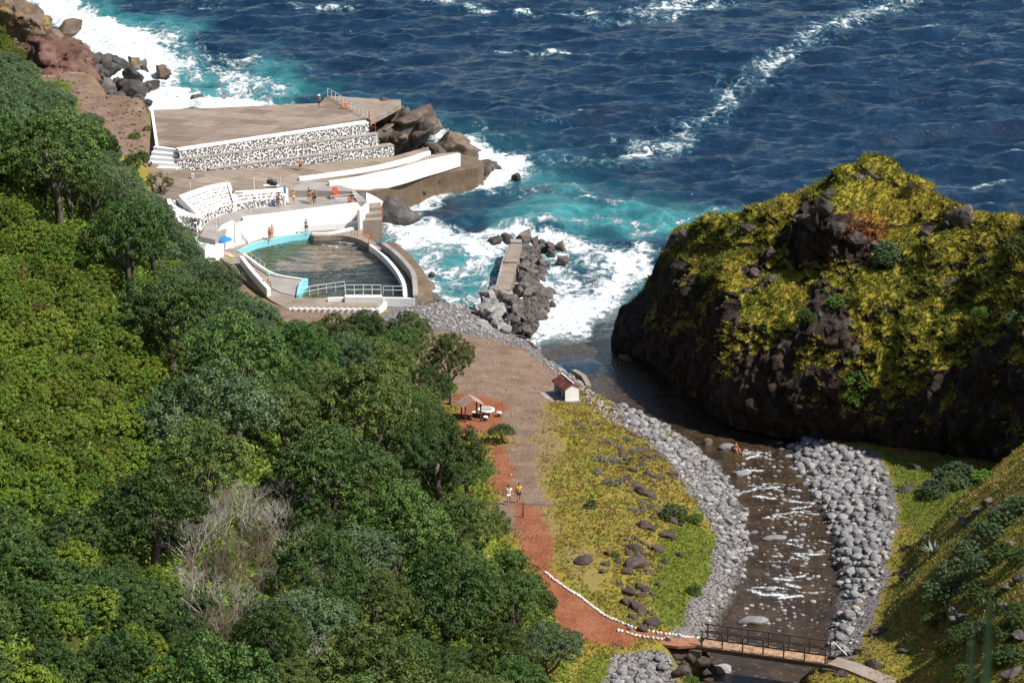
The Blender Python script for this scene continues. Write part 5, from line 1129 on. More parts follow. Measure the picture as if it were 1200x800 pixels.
def person(px, py, z, label, pose="stand", face=0.0, skin=0, shorts=None, shirt=None, bikini=None, hair=HAIRD, hat=None, h=1.0, loc=None, group=None):
    ps_ = {"stand": STAND, "walk": WALK, "lean": LEAN, "carry": CARRY, "sit": SIT, "recline": RECL}[pose]
    p = loc or P(px, py, z); o = empty("person", p, face); o.scale = (h, h, h); tag(o, label, "person", group)
    add("body", body_mesh(ps_, pose, SKIN[skin]), o)
    if shorts: wear("shorts", ps_, pose, ["pel","hl","kl","hr","kr"], [("pel","hl"),("hl","kl"),("pel","hr"),("hr","kr")], shorts, .02, o, [("kl","hl",.6),("kr","hr",.6)])
    if bikini:
        wear("swim_bottom", ps_, pose, ["pel","hl","hr"], [("pel","hl"),("pel","hr")], bikini, .014, o)
        wear("swim_top", ps_, pose, ["che","sl","sr"], [("che","sl"),("che","sr")], bikini, .012, o, [("sl","che",.55),("sr","che",.55)])
    if shirt: wear("shirt", ps_, pose, ["che","spi","pel","sl","el","sr","er"], [("che","spi"),("spi","pel"),("che","sl"),("sl","el"),("che","sr"),("sr","er")], shirt, .025, o, [("el","sl",.6),("er","sr",.6)])
    hd = Vector(ps_["hd"]); tp = Vector(ps_["top"]); v_, f_ = ICO[2]; c_ = hd.lerp(tp, .55)
    q = v_*np.array([.105, .118, .115]); q[:, 2] = np.maximum(q[:, 2], -.035+.07*(v_[:, 1] < -.3)); q[:, 1] += .02
    add("hair", mesh_from("hair", q+np.array(c_), f_, hair, True), o)
    q = v_*np.array([.016, .025, .02]); add("nose", mesh_from("nose", q+np.array(hd+Vector((0, -.105, .01))), f_, SKIN[skin], True), o)
    if hat:
        q = MB(); n = 16; cc = c_+Vector((0, 0, .02)); vs = []
        for r, zz in ((.24, 0), (.12, .03), (.11, .11), (.03, .13)): vs += [(cc.x+r*math.cos(6.283*k/n), cc.y+r*math.sin(6.283*k/n), cc.z+zz) for k in range(n)]
        q.add(vs, [(a*n+k, a*n+(k+1) % n, (a+1)*n+(k+1) % n, (a+1)*n+k) for a in range(3) for k in range(n)]+[tuple(3*n+k for k in range(n))]); q.build("hat", hat, o, True)
    return o
BLK = cloth("black_cloth", (.02,.02,.022)); MAROON = cloth("maroon_cloth", (.13,.03,.03)); WHT = cloth("white_cloth", (.75,.74,.72)); YEL = cloth("yellow_cloth", (.72,.42,.03)); ORG = cloth("orange_cloth", (.7,.2,.05))
REDC = cloth("red_cloth", (.6,.07,.03)); PNK = cloth("pink_cloth", (.75,.3,.34)); BLU = cloth("blue_cloth", (.05,.22,.5)); TEAL = cloth("teal_cloth", (.06,.3,.42)); GRN = cloth("green_cloth", (.2,.5,.35)); LIME = cloth("lime_cloth", (.55,.55,.06)); NAVY = cloth("navy_cloth", (.03,.05,.12))
person(374, 126.5, 8.45, "bare-chested person in maroon shorts and white hat standing alone on the upper terrace", "stand", 2.8, 0, shorts=MAROON, hat=WHT)
person(352, 201, 5.0, "bare-chested person in black shorts walking on the terrace below the stone-studded walls", "lean", .6, 2, shorts=BLK)
person(344, 239, 4.08, "person in a yellow bikini standing at the end of the curved seating", "stand", .9, 1, bikini=YEL)
person(362, 236.5, 4.08, "person with dark swimwear leaning, left of the pair on the landing", "lean", .5, 2, bikini=BLK)
person(366, 238.5, 4.08, "person in white shorts in the middle of the landing group", "walk", 1.2, 1, shorts=WHT)
person(369, 239, 4.08, "person in black shorts standing rightmost of the landing group", "stand", -.4, 0, shorts=BLK)
person(327, 242, 4.03, "dark-haired person holding a yellow towel beside the closed blue parasol", "carry", -1.4, 0, bikini=MAROON)
person(390.5, 230, 4.4, "person in red shorts sitting on the landing beside the red chair", "sit", .6, 2, shorts=REDC)
person(409.5, 237, 4.3, "person in red swimwear at the corner above the tall pool wall", "sit", 1.3, 2, bikini=REDC)
person(316, 283, 1.8, "left person of the pair standing together at the turquoise pool edge", "stand", 2.6, 2, bikini=ORG)
person(319, 280.5, 1.8, "right person of the pair standing together at the turquoise pool edge", "stand", -2.4, 2, shorts=ORG)
person(359, 273.5, 1.95, "person standing alone below the tall white pool wall", "stand", 0, 0, shorts=NAVY)
person(237, 270.5, 3.55, "person sunbathing on a pale towel on the small white terrace", "recline", 1.2, 2, bikini=MAROON, loc=P(239, 278.5, 3.44))
person(253, 293, 2.0, "dark-haired person sitting left in the shade of the open blue parasol", "sit", .2, 1, bikini=NAVY, loc=P(253, 289.5, 2.6))
person(257.5, 293, 2.0, "dark-haired person sitting right in the shade of the open blue parasol", "sit", -.2, 0, shorts=NAVY, loc=P(257.5, 289.5, 2.6))
person(259, 298, 1.8, "person with black hair beside the treetops below the open blue parasol", "stand", .3, 1, bikini=BLK, loc=P(259, 300, 1.8))
person(315, 338, 1.85, "person in a green hat standing on the paddling floor of the pool", "stand", 1.8, 1, bikini=WHT, hat=GRN)
_a = G(596.5, 591); _b = G(608, 589)
person(0, 0, 0, "person in a white shirt walking on the red path beside the trees", "walk", .1, 0, shorts=WHT, shirt=WHT, loc=_a)
person(0, 0, 0, "person in a bright yellow shirt walking on the red path", "walk", .2, 0, shorts=BLK, shirt=YEL, loc=_b)
_s = G(862, 533); person(0, 0, 0, "person in orange swimwear sitting in the stream beside the broad pale boulder", "sit", .4, 2, bikini=ORG, hair=HAIRB, loc=(_s[0], _s[1], max(_s[2], wl(_s[1]))+.02))
# parasols, towels and belongings
def parasol(px, py, z, mat, label, r=1.05, h=2.0, closed=False, tilt=(0, 0)):
    root = empty("parasol", P(px, py, z)); root.rotation_euler = (tilt[0], tilt[1], 0); tag(root, label, "parasol")
    q = MB(); q.tube([(0,0,0),(0,0,h+.1)], .025, 6); q.build("pole", M_WHITEPAINT, root)
    q = MB(); n = 16; prof = [(r, -.42), (r*.8, -.22), (r*.5, -.07), (.02, 0)] if not closed else [(.10, -1.1), (.17, -.75), (.15, -.35), (.03, 0)]
    vs = []
    for rr_, zz in prof: vs += [(rr_*(1+.03*(k % 2))*math.cos(6.283*k/n), rr_*(1+.03*(k % 2))*math.sin(6.283*k/n), h+zz) for k in range(n)]
    q.add(vs, [(a*n+k, a*n+(k+1) % n, (a+1)*n+(k+1) % n, (a+1)*n+k) for a in range(3) for k in range(n)]); q.build("canopy", mat, root)
parasol(262, 297, 1.8, cloth("bright_blue_canvas", (.02,.2,.52)), "open bright blue parasol beside the treetops left of the pool", 1.02, 2.05)
parasol(317.5, 240, 4.03, cloth("faded_blue_canvas", (.2,.33,.6)), "pale blue and white parasol tilted on the curved walk", .5, .75, tilt=(.9, .3))
parasol(334, 231.5, 5.1, TEAL, "closed teal parasol standing at the right end of the seating", .9, 1.6, True)
def towel(px, py, z, sx_, sy_, rz, mat, label, cat="towel", name="towel"):
    q = MB(); n = 9; vs = []
    for a in range(n):
        for c_ in range(n):
            x, y = (a/(n-1)-.5)*sx_, (c_/(n-1)-.5)*sy_; vs.append((x, y, .02+.02*math.sin(7*x+3*y)+.012*math.sin(13*y)))
    top = len(vs); vs += [(x, y, z_-.018) for x, y, z_ in vs]; fs = []
    for a in range(n-1):
        for c_ in range(n-1):
            i = a*n+c_; fs += [(i, i+n, i+n+1, i+1), (top+i, top+i+1, top+i+n+1, top+i+n)]
    q.add(vs, fs); o = q.build(name, mat, None, True); o.location = P(px, py, z); o.rotation_euler = (0, 0, rz); tag(o, label, cat)
towel(237, 278.5, 3.42, 1.0, 1.9, 1.2, WHT, "pale towel under the sunbather on the small white terrace")
towel(322, 236.5, 4.05, .9, 1.3, .6, YEL, "yellow towel on the white base by the dark-haired person")
towel(318, 217.5, 5.42, 1.9, .9, .1, WHT, "white towel spread on the terrace behind the seating")
towel(267, 297.5, 1.82, .7, 1.2, .3, PNK, "pink towel on the deck beside the treetops")
towel(271, 300, 1.82, .5, .9, .5, LIME, "lime towel on the deck next to the pink one")
def bag(px, py, z, s_, mat, label):
    v_, f_ = ICO[3]; q = v_*np.array([.5, .32, .36]); q[:, 2] = np.maximum(q[:, 2], -.28)+.28; q += .05*np.stack([fbm(v_[:, 0]*2, v_[:, 1]*2, v_[:, 2]*2, s=k) for k in range(3)], 1)
    r_ = empty("beach_bag", P(px, py, z)); r_.scale = (s_,)*3; tag(r_, label, "bag"); add("sack", mesh_from("sack", q, f_, mat, True), r_)
    h_ = MB(); h_.tube([(.3*math.cos(t), 0, .55+.28*math.sin(t)) for t in np.linspace(0, math.pi, 9)], .03, 5); h_.build("handle", mat, r_)
bag(316.5, 215.5, 5.45, .9, BLK, "left black bag on the white towel behind the seating"); bag(321, 217.5, 5.4, .9, BLK, "right black bag on the white towel behind the seating")
bag(308.5, 238, 4.3, .9, plain("brown_canvas", (.2,.14,.07)), "brown bag on the white seating base near the pale blue parasol")
for px, py, z, lab in [(394, 230, 4.4, "red plastic beach chair on the landing above the tall pool wall")]:
    r_ = empty("beach_chair", P(px, py, z), .4); tag(r_, lab, "chair")
    q = MB(); q.box((0,0,.36), (.62,.6,.06)); q.build("seat", REDC, r_); q = MB(); q.add([(-.3,.28,.38),(.3,.28,.38),(.3,.5,1.05),(-.3,.5,1.05),(-.3,.33,.38),(.3,.33,.38),(.3,.55,1.05),(-.3,.55,1.05)], [(0,1,2,3),(7,6,5,4),(0,4,5,1),(1,5,6,2),(2,6,7,3),(3,7,4,0)]); q.build("backrest", REDC, r_)
    for sx_ in (-.27, .27):
        for sy_ in (-.25, .25): q = MB(); q.tube([(sx_,sy_,0),(sx_*.95,sy_,.35)], .03, 5); q.build("leg", REDC, r_)
        q = MB(); q.tube([(sx_,-.28,.35),(sx_,-.28,.6),(sx_,.36,.62)], .03, 5); q.build("armrest", REDC, r_)
def buoy(px, py, z, label):
    q = MB(); n = 20; pts = [(.36*math.cos(6.283*k/n), .36*math.sin(6.283*k/n), 0) for k in range(n+1)]; q.tube(pts, .11, 8, False); o = q.build("life_ring", ORG, None, True); o.location = P(px, py, z); o.rotation_euler = (1.2, 0, .4); tag(o, label, "life ring")
buoy(404, 123.5, 9.2, "orange life ring hanging on the upper terrace railing")
for px, py, z, lab in [(226, 210, 5.85, "small white box standing on the middle terrace left of the seating")]:
    q = MB(); q.box((0,0,.3), (.3,.3,.6)); q.box((0,0,.62), (.36,.36,.05)); o = q.build("white_box", M_WHITEPAINT); o.location = P(px, py, z); tag(o, lab, "box")
# ---- shelter with tiled roof
M_TILE = None
m, nt, b, o = newmat("terracotta_tiles"); g = N(nt); v = g.obj()
wv = g.n("TexWave"); g.set(wv.inputs['Vector'], v); wv.inputs['Scale'].default_value = 1.6; wv.bands_direction = 'X'
f = g.noise(v, 1.1, 6, .65)
c = g.ramp(f, [(.3, (.07,.02,.014)), (.52, (.14,.035,.022)), (.64, (.34,.09,.055)), (.75, (.5,.2,.14))])
g.set(b.inputs['Base Color'], c); b.inputs['Roughness'].default_value = .85; g.set(b.inputs['Normal'], g.bump(wv.outputs[0], .08)); M_TILE = m
A_ = Vector(G(671, 472)); B_ = Vector(G(654, 461)); zb = max(A_.z, B_.z)+.32
ax = Vector((B_.x-A_.x, B_.y-A_.y, 0)); ax_len = 3.7; ax.normalize(); rz = math.atan2(ax.y, ax.x)
sh = empty("picnic_shelter", (A_.x+ax.x*1.4, A_.y+ax.y*1.4, zb-.1), rz); sh.scale = (.82, .8, .74); tag(sh, "small white shelter with a red tiled roof and open front near the stream mouth", "shelter")
# local: x along the ridge (gable ends at +-1.8), +y is the open front (faces the path, lower left)
def hb(nm, mat, boxes):
    q = MB()
    for c_, d_ in boxes: q.box(c_, d_)
    return q.build(nm, mat, sh)
D_ = 2.1; W_ = 3.7
def gable(x0):
    q = MB(); y0, y1 = -.75, 1.0; pr = [(y0, 0), (y1, 0), (y1, 1.62), (.05, 2.3), (y0, 1.9)]
    q.add([(x0, y, z) for y, z in pr]+[(x0+.2, y, z) for y, z in pr], [(0,1,2,3,4), (9,8,7,6,5)]+[(i, 5+i, 5+(i+1) % 5, (i+1) % 5) for i in range(5)]); q.build("end_wall", M_WHITE, sh)
gable(-1.85); gable(1.65)
hb("back_wall", M_WHITE, [((0, -.66, .95), (3.29, .18, 1.9))])
hb("divider", M_WHITE, [((-.02, .1, .8), (.18, 1.33, 1.6))])
hb("bench", M_CONCG, [((.83, -.25, .42), (1.5, .6, .08)), ((-.85, -.25, .42), (1.45, .6, .08))])
for nm, prof in (("roof", [(.02, 2.42), (1.28, 1.60)]), ("roof", [(.02, 2.42), (-.95, 1.90)])):
    (y0, z0), (y1, z1) = prof; q = MB(); n = 28; vs = []
    for k in range(n+1):
        x = -2.0+4.0*k/n; bb_ = .05*abs(math.sin(math.pi*k/2))
        vs += [(x, y0, z0+bb_), (x, y1, z1+bb_), (x, y0, z0-.07), (x, y1, z1-.07)]
    fs = []
    for k in range(n):
        a = 4*k; fs += [(a, a+1, a+5, a+4), (a+2, a+6, a+7, a+3), (a+1, a+3, a+7, a+5)]
    fs += [(0, 2, 3, 1), (4*n, 4*n+1, 4*n+3, 4*n+2)]; q.add(vs, fs); q.build(nm, M_TILE, sh)
q = MB(); q.tube([(-2.0, .02, 2.46), (2.0, .02, 2.46)], .1, 8); q.build("ridge", M_WHITE, sh)
q = MB(); q.box((0, .95, -.35), (4.4, 3.7, .78)); o = q.build("shelter_slab", M_CONCG); o.location = sh.location; o.scale = (.82, .8, .9); o.rotation_euler = (0, 0, rz); tag(o, "pale concrete slab on which the white shelter stands", "slab")
# ---- picnic tables and the tiled canopy
def picnic(px, py, label, k=0):
    p = G(px, py); root = empty("picnic_table", p); tag(root, label, "table")
    q = MB(); q.tube([(0,0,0),(0,0,.66)], [.34,.28], 12); q.build("pedestal", M_BROWNROCK, root)
    q = MB(); q.tube([(0,0,.66),(0,0,.80)], .78, 24); q.build("tabletop", M_WHITE, root)
    q = MB(); q.tube([(0,0,.80),(0,0,.83)], .60, 24); q.build("stone_inlay", M_CONCG, root)
    return p
tp_ = picnic(570, 489, "round white-rimmed stone table on the red earth beside the trees")
for dx, dy, lab in [(-1.15, .2, "stool left of the round picnic table"), (1.2, .15, "stool right of the round picnic table"), (-.05, -1.25, "stool in front of the round picnic table"), (.1, 1.2, "stool behind the round picnic table")]:
    r_ = empty("stone_stool", (tp_[0]+dx, tp_[1]+dy, float(gh(tp_[0]+dx, tp_[1]+dy)))); tag(r_, "short white-topped stone "+lab, "stool")
    q = MB(); q.tube([(0,0,-.05),(0,0,.36)], [.2,.18], 10); q.build("pedestal", M_BROWNROCK, r_); q = MB(); q.tube([(0,0,.36),(0,0,.46)], .24, 14); q.build("seat", M_WHITE, r_)
pc = G(552, 492); root = empty("picnic_canopy", pc, .3); root.scale = (.74, .74, .8); tag(root, "small tiled canopy on dark posts half hidden by the trees beside the picnic table", "shelter")
for x, y in ((1.0, -.9), (1.0, .9), (-1.0, -.9), (-1.0, .9)):
    q = MB(); q.box((x, y, 1.1), (.16, .16, 2.2)); q.build("post", plain("dark_timber", (.07,.04,.025), .8), root)
q = MB(); q.add([(1.5,-1.3,1.9),(1.5,1.3,1.9),(-1.5,1.3,1.9),(-1.5,-1.3,1.9),(0,-1.4,2.75),(0,1.4,2.75),(1.5,-1.3,1.98),(1.5,1.3,1.98),(-1.5,1.3,1.98),(-1.5,-1.3,1.98),(0,-1.4,2.84),(0,1.4,2.84)],
      [(0,4,5,1),(3,2,5,4),(6,7,11,10),(9,10,11,8),(0,1,7,6),(2,3,9,8),(0,6,10,4),(4,10,9,3),(1,5,11,7),(5,2,8,11)]); q.build("roof", plain("pale_roof_tiles", (.36,.24,.2), .8, .25, 4), root)
# ---- path kerbs of whitewashed stones
KP = [[(638,671),(648,679),(660,688),(675,697),(690,708),(703,718),(715,726),(728,731),(742,736),(760,740),(780,744),(800,747),(820,749)], [(722,740),(738,744),(757,748),(775,751),(795,753),(812,755)]]
WS = [rock_mesh("kerb_stone", i, M_WHITESTONE, 2, .5, (1, .8, .8), .10, True) for i in range(5)]
for kk, line in enumerate(KP):
    w_ = np.array([G(*p) for p in line]); d = np.r_[0, np.cumsum(np.linalg.norm(np.diff(w_[:, :2], axis=0), axis=1))]; n = int(d[-1]/.33)
    for i in range(n):
        s_ = d[-1]*(i+.5)/n+random.uniform(-.05, .05); x, y = np.interp(s_, d, w_[:, 0]), np.interp(s_, d, w_[:, 1])
        rock("kerb_stone", WS[i % 5], (x, y, float(gh(x, y))+.07), (random.uniform(.13, .2), random.uniform(.12, .17), random.uniform(.13, .19)),
             "whitewashed stone in the longer row edging the upper side of the red path" if kk == 0 else "whitewashed stone in the shorter row edging the lower side of the red path", "stone", "kerb stones above the path" if kk == 0 else "kerb stones below the path")
# ---- footbridge
z0 = max(G(822, 754)[2], wl(178)+2.3); 
L0, L1 = Vector(P(820, 757, 6.0)), Vector(P(969, 778, 6.0)); ax = (L1-L0); ln_ = ax.length; ax.normalize(); rz = math.atan2(ax.y, ax.x)
fb = empty("footbridge", L0, rz); tag(fb, "wooden footbridge with dark railings across the stream", "bridge")
M_PLANK = plain("bleached_planks", (.36,.22,.13), .85, .3, 2.0); M_DKWOOD = plain("dark_wood", (.10,.06,.04), .8, .25, 3)
wb = 1.7
for k in range(int(ln_/.3)):
    if k % 1 == 0: pass
q = MB()
for k in range(int(ln_/.29)): q.box((.145+k*.29, wb/2+random.uniform(-.02, .02), .0), (.265, wb, .06))
q.build("deck", M_PLANK, fb)
for y in (.06, wb-.06):
    q = MB(); q.box((ln_/2, y, -.19), (ln_+.6, .16, .31)); q.build("beam", M_DKWOOD, fb)
npst = 7
for y in (.06, wb-.06):
    q = MB(); q.box((0, 0, .6), (.09, .09, 1.2)); pm = q.mesh("post", M_DKWOOD)
    for k in range(npst): add("post", pm, fb, (.15+(ln_-.3)*k/(npst-1), y, .03))
    for h_ in (1.16, .62):
        q = MB(); q.box((ln_/2, y+(.075 if y < 1 else -.075), h_), (ln_+.1, .05, .09)); q.build("rail", M_DKWOOD, fb)
    if y > 1:
        q = MB(); q.tube([(ln_, y, 1.16), (ln_+1.1, y, .2)], .04, 5); q.build("end_rail", M_WHITEPAINT, fb)
for x in (-.3, ln_+.15):
    q = MB(); q.box((x, wb/2, -1.3), (.9, wb+.5, 2.0)); q.build("abutment", M_BROWNROCK, fb)
# ramp beyond the bridge
q = MB(); e0 = L1; side = Vector((-ax.y, ax.x, 0))
pts = [L1+ax*.25+side*.85, Vector(P(1000, 782, 6.0))+side*.2, Vector(P(1040, 797, 5.9)), Vector(P(1090, 822, 5.6))]
ribbon(q, [(p.x, p.y, p.z) for p in pts], 1.5, 4.6); tag(q.build("ramp", M_CONC), "sloping concrete ramp leading off the far end of the footbridge", "ramp", None)
q = MB(); pts = [Vector(P(770, 749, 6.02)), Vector(P(795, 752.5, 6.03)), L0+side*.85-ax*.3]
ribbon(q, [(p.x, p.y, p.z+.04) for p in pts], 1.5, 5.85); o = q.build("approach_path", plain("path_clay", (.30,.13,.07), .95, .15, 2)); tag(o, kind="structure")
# ---- cable over the valley
a, b_ = Vector(G(613, 606)), Vector(G(1105, 590)); a.z += 1.2; b_.z += 1.6; q = MB(); pts = []
for k in range(41):
    t = k/40; p = a.lerp(b_, t); p.z -= 1.2*math.sin(math.pi*t); p.z = max(p.z, float(gh(p.x, p.y))+.4); pts.append(p)
q.tube(pts, .03, 5); tag(q.build("cable", plain("black_cable", (.03,.028,.025), .6)), "thin dark cable strung across the valley above the footbridge", "cable")
for p, lab in ((a, "dark wooden post holding the cable beside the red path"), (b_, "dark wooden post holding the cable on the far bank")):
    z_ = float(gh(p.x, p.y)); q = MB(); q.tube([(p.x, p.y, z_-.2), (p.x, p.y, p.z+.1)], [.07, .05], 7); q.tube([(p.x-.12, p.y, p.z), (p.x+.12, p.y, p.z)], .03, 6); tag(q.build("cable_post", M_DKWOOD), lab, "post")
# ================================================================== VEGETATION
L_GREEN = leafmat("green_leaves", (.036,.07,.015), (.075,.128,.028), (.155,.205,.045), .34, .03)
L_GREY = leafmat("grey_green_leaves", (0.045, 0.078, 0.036), (0.0975, 0.158, 0.0675), (0.173, 0.232, 0.105), .18, .012)
L_LIME = leafmat("yellow_green_leaves", (.056,.098,.009), (.125,.195,.016), (.23,.28,.034), .22, .018)
L_DARK = leafmat("dark_leaves", (.022,.05,.012), (.052,.10,.022), (.125,.17,.04), .22, .015)
L_BRIGHT = leafmat("fresh_leaves", (0.05, 0.1, 0.015), (0.1, 0.188, 0.025), (0.175, 0.275, 0.0375), .15, .01)
L_RUST = leafmat("rusty_leaves", (.06,.05,.016), (.12,.09,.028), (.2,.15,.05), .2, .02)
L_OLIVE = leafmat("olive_leaves", (0.065, 0.065, 0.0234), (0.13, 0.124, 0.039), (0.221, 0.195, 0.078), .15, .01)
M_BARK = plain("bark", (.14,.11,.085), .9, .25, 4)
M_DEAD = plain("bleached_wood", (.36,.325,.285), .85, .2, 5); M_TWIG = plain("brown_twigs", (.17,.12,.09), .9, .25, 5)
def unit(a): return a/(np.linalg.norm(a, axis=-1, keepdims=True)+1e-9)
def leaves_at(c, nrm, ln, wd, rg):
    k = len(c); t = unit(np.cross(nrm, rg.normal(size=(k, 3)))); b_ = np.cross(nrm, t)
    l = (ln*rg.uniform(.65, 1.35, k))[:, None]; w_ = (wd*rg.uniform(.7, 1.3, k))[:, None]
    v_ = np.stack([c-t*l, c+b_*w_+nrm*l*.12, c+t*l-nrm*l*.15, c-b_*w_+nrm*l*.12], 1).reshape(-1, 3)
    return v_, np.arange(4*k).reshape(k, 4)
def crown(seed, R_, Ht, nl, ncl, nlf, leaf, flat=.8, low=.25):
    rg = np.random.default_rng(seed); VS, FS, off = [], [], 0; hv, hf, ho = [], [], 0
    cz = Ht-R_*flat
    for i in range(nl):
        if i == 0: d = np.array([0, 0, 1.0])
        else:
            a = i*2.399+rg.normal(0, .3); e = rg.uniform(-low, .85); d = np.array([math.cos(a)*math.sqrt(max(0, 1-e*e)), math.sin(a)*math.sqrt(max(0, 1-e*e)), e])
        rl = R_*rg.uniform(.25, .40); c = d*(R_-rl)*np.array([1, 1, flat])*rg.uniform(.85, 1.12)+np.array([0, 0, cz])
        v_, f_ = ICO[2]; q = v_*(1+.18*fbm(v_[:, 0]*2+seed, v_[:, 1]*2, v_[:, 2]*2, o=2, s=i))[:, None]*rl*.02+c
        hv.append(q); hf.append(f_+ho); ho += len(q)
        m_ = np.arange(ncl)+.5; ph = np.arccos(1-2*m_/ncl); th = math.pi*(1+5**.5)*m_+rg.uniform(0, 6)
        ds = np.stack([np.cos(th)*np.sin(ph), np.sin(th)*np.sin(ph), np.cos(ph)], 1); ds = ds[ds@unit(d+np.array([0, 0, .9])) > -.45]
        for s_ in ds:
            rc = rl*rg.uniform(.26, .44); cc = c+s_*rl*rg.uniform(.72, 1.0)*np.array([1, 1, .9])
            n_ = int(nlf*rg.uniform(.7, 1.2)); u = unit(rg.normal(size=(n_, 3))+s_*.9+np.array([0, 0, .35]))
            p = cc+u*rc*rg.uniform(.6, 1.08, (n_, 1))*np.array([1.1, 1.1, .68]); nn = unit(u+.5*rg.normal(size=(n_, 3))+np.array([0, 0, .35]))
            a_, b_ = leaves_at(p, nn, leaf, leaf*.5, rg); VS.append(a_); FS.append(b_+off); off += len(a_)
    LV, LF = np.vstack(VS), np.vstack(FS); HV = np.vstack(hv); HF = np.vstack(hf)
    return LV, LF, HV, HF
def crown_mesh(name, mat, *a, **k):
    LV, LF, HV, HF = crown(*a, **k); n = len(LV); me = bpy.data.meshes.new(name)
    V_ = np.vstack([LV, HV]).astype(np.float32); li = np.r_[LF.ravel(), (HF+n).ravel()].astype(np.int32)
    ls = np.r_[np.arange(len(LF))*4, len(LF)*4+np.arange(len(HF))*3].astype(np.int32)
    me.vertices.add(len(V_)); me.vertices.foreach_set("co", V_.ravel()); me.loops.add(len(li)); me.loops.foreach_set("vertex_index", li)
    me.polygons.add(len(ls)); me.polygons.foreach_set("loop_start", ls); me.update(calc_edges=True); me.materials.append(mat)
    sm = np.zeros(len(ls), bool); sm[len(LF):] = True; me.polygons.foreach_set("use_smooth", sm); return me
def trunk_mesh(seed, R_, Ht):
    rg = random.Random(seed); q = MB(); h = Ht-R_*.8
    q.tube([(0,0,-1.2),(.05*R_,0,h*.35),(rg.uniform(-.1,.1)*R_,.06*R_,h*.7),(0,0,h)], [.09*R_,.075*R_,.06*R_,.05*R_], 7)
    for i in range(4):
        a = i*1.7+rg.random(); q.tube([(0,0,h*(.5+.1*i)),(.3*R_*math.cos(a),.3*R_*math.sin(a),h*(.75+.08*i)),(.6*R_*math.cos(a),.6*R_*math.sin(a),h+R_*.25)], [.045*R_,.035*R_,.015*R_], 5)
    return q.mesh("trunk", M_BARK, True)
# unit-sized prototypes (radius 1, scaled per tree)
TK = {}
def proto(kind, mat, nvar, Hr, nl, ncl, nlf, leaf, flat, low=.25, seed=0):
    TK[kind] = [(crown_mesh("crown", mat, seed+i*7, 1.0, Hr, nl, ncl, nlf, leaf, flat=flat, low=low), trunk_mesh(seed+i, 1.0, Hr)) for i in range(nvar)]
proto("green", L_GREEN, 4, 2.1, 15, 17, 74, .029, .8, seed=1)
proto("grey", L_GREY, 3, 1.9, 14, 22, 70, .027, .82, seed=101)
proto("dark", L_DARK, 3, 1.9, 14, 17, 72, .030, .8, seed=201)
proto("lime", L_LIME, 4, 1.25, 11, 14, 62, .043, .7, .1, seed=301)
proto("bush", L_DARK, 3, 1.2, 11, 14, 60, .044, .75, .2, seed=401)
proto("bright", L_BRIGHT, 2, 1.2, 11, 14, 60, .044, .75, .2, seed=501)
proto("greybush", L_GREY, 3, 1.2, 12, 15, 58, .042, .8, .2, seed=601)
proto("rust", L_RUST, 1, 1.1, 10, 12, 34, .055, .7, .1, seed=701)
proto("olive", L_OLIVE, 1, 2.0, 13, 9, 20, .06, .75, .2, seed=801)
def tree(kind, x, y, R_, label, cat, group=None, z=None, parts=True, hs=1.0):
    cm, tm = TK[kind][random.randrange(len(TK[kind]))]; z = float(gh(x, y)) if z is None else z
    nm = {"green": "broadleaf_tree", "grey": "evergreen_tree", "dark": "broadleaf_tree", "olive": "olive_tree", "lime": "shrub", "bush": "bush", "bright": "bush", "greybush": "bush", "rust": "shrub"}[kind]
    rz = random.uniform(0, 6.28)
    if parts:
        o = empty(nm, (x, y, z-.1), rz); o.scale = (R_, R_*random.uniform(.9, 1.1), R_*hs*random.uniform(.9, 1.1)); add("crown", cm, o); add("trunk", tm, o)
    else:
        o = add(nm, cm, None, (x, y, z-.15*R_), rz); o.scale = (R_, R_*random.uniform(.9, 1.1), R_*hs*random.uniform(.85, 1.15))
    return tag(o, label, cat, group)

TREEP = [(-60,52),(10,70),(66,104),(112,150),(155,200),(180,250),(232,312),(285,355),(330,392),(375,398),(430,392),(480,412),(512,432),(528,450),(520,480),(530,520),(553,548),(560,590),(575,620),(588,660),(615,700),(640,735),(655,780),(650,880),(-60,880)]
SHRP = [(-60,150),(55,190),(105,240),(150,305),(190,380),(228,440),(236,505),(215,545),(200,585),(120,600),(-60,590)]
GREYP = [(-60,20),(150,150),(230,260),(345,390),(330,430),(262,425),(190,345),(150,270),(90,190),(-60,140)]
DEADP = [(228,640,0),(243,625,0),(258,612,1),(285,600,0),(308,612,1),(326,605,0),(300,640,1),(270,650,4),(250,670,0),(285,690,5),(318,655,0),(340,640,1),(255,715,4)]
LLP = [(-60,590),(120,600),(205,590),(225,640),(225,880),(-60,880)]
HID = [(300,470),(210,440)]
def inp(px, py, poly): return bool(inpoly(np.array(float(px)), np.array(float(py)), poly))
placed = []
for a_, b_, r_ in [(570,485,2.2),(585,482,1.2),(560,480,1.5),(602,580,2.0)]:
    q_ = G(a_, b_); placed.append((q_[0], q_[1], r_))
def try_place(x, y, rad, sep):
    for a, b_, r in placed:
        if (a-x)**2+(b_-y)**2 < (sep*(r+rad))**2: return False
    placed.append((x, y, rad)); return True
def at_pixel(px, py, up_):
    p = G(px, py, up_); return p
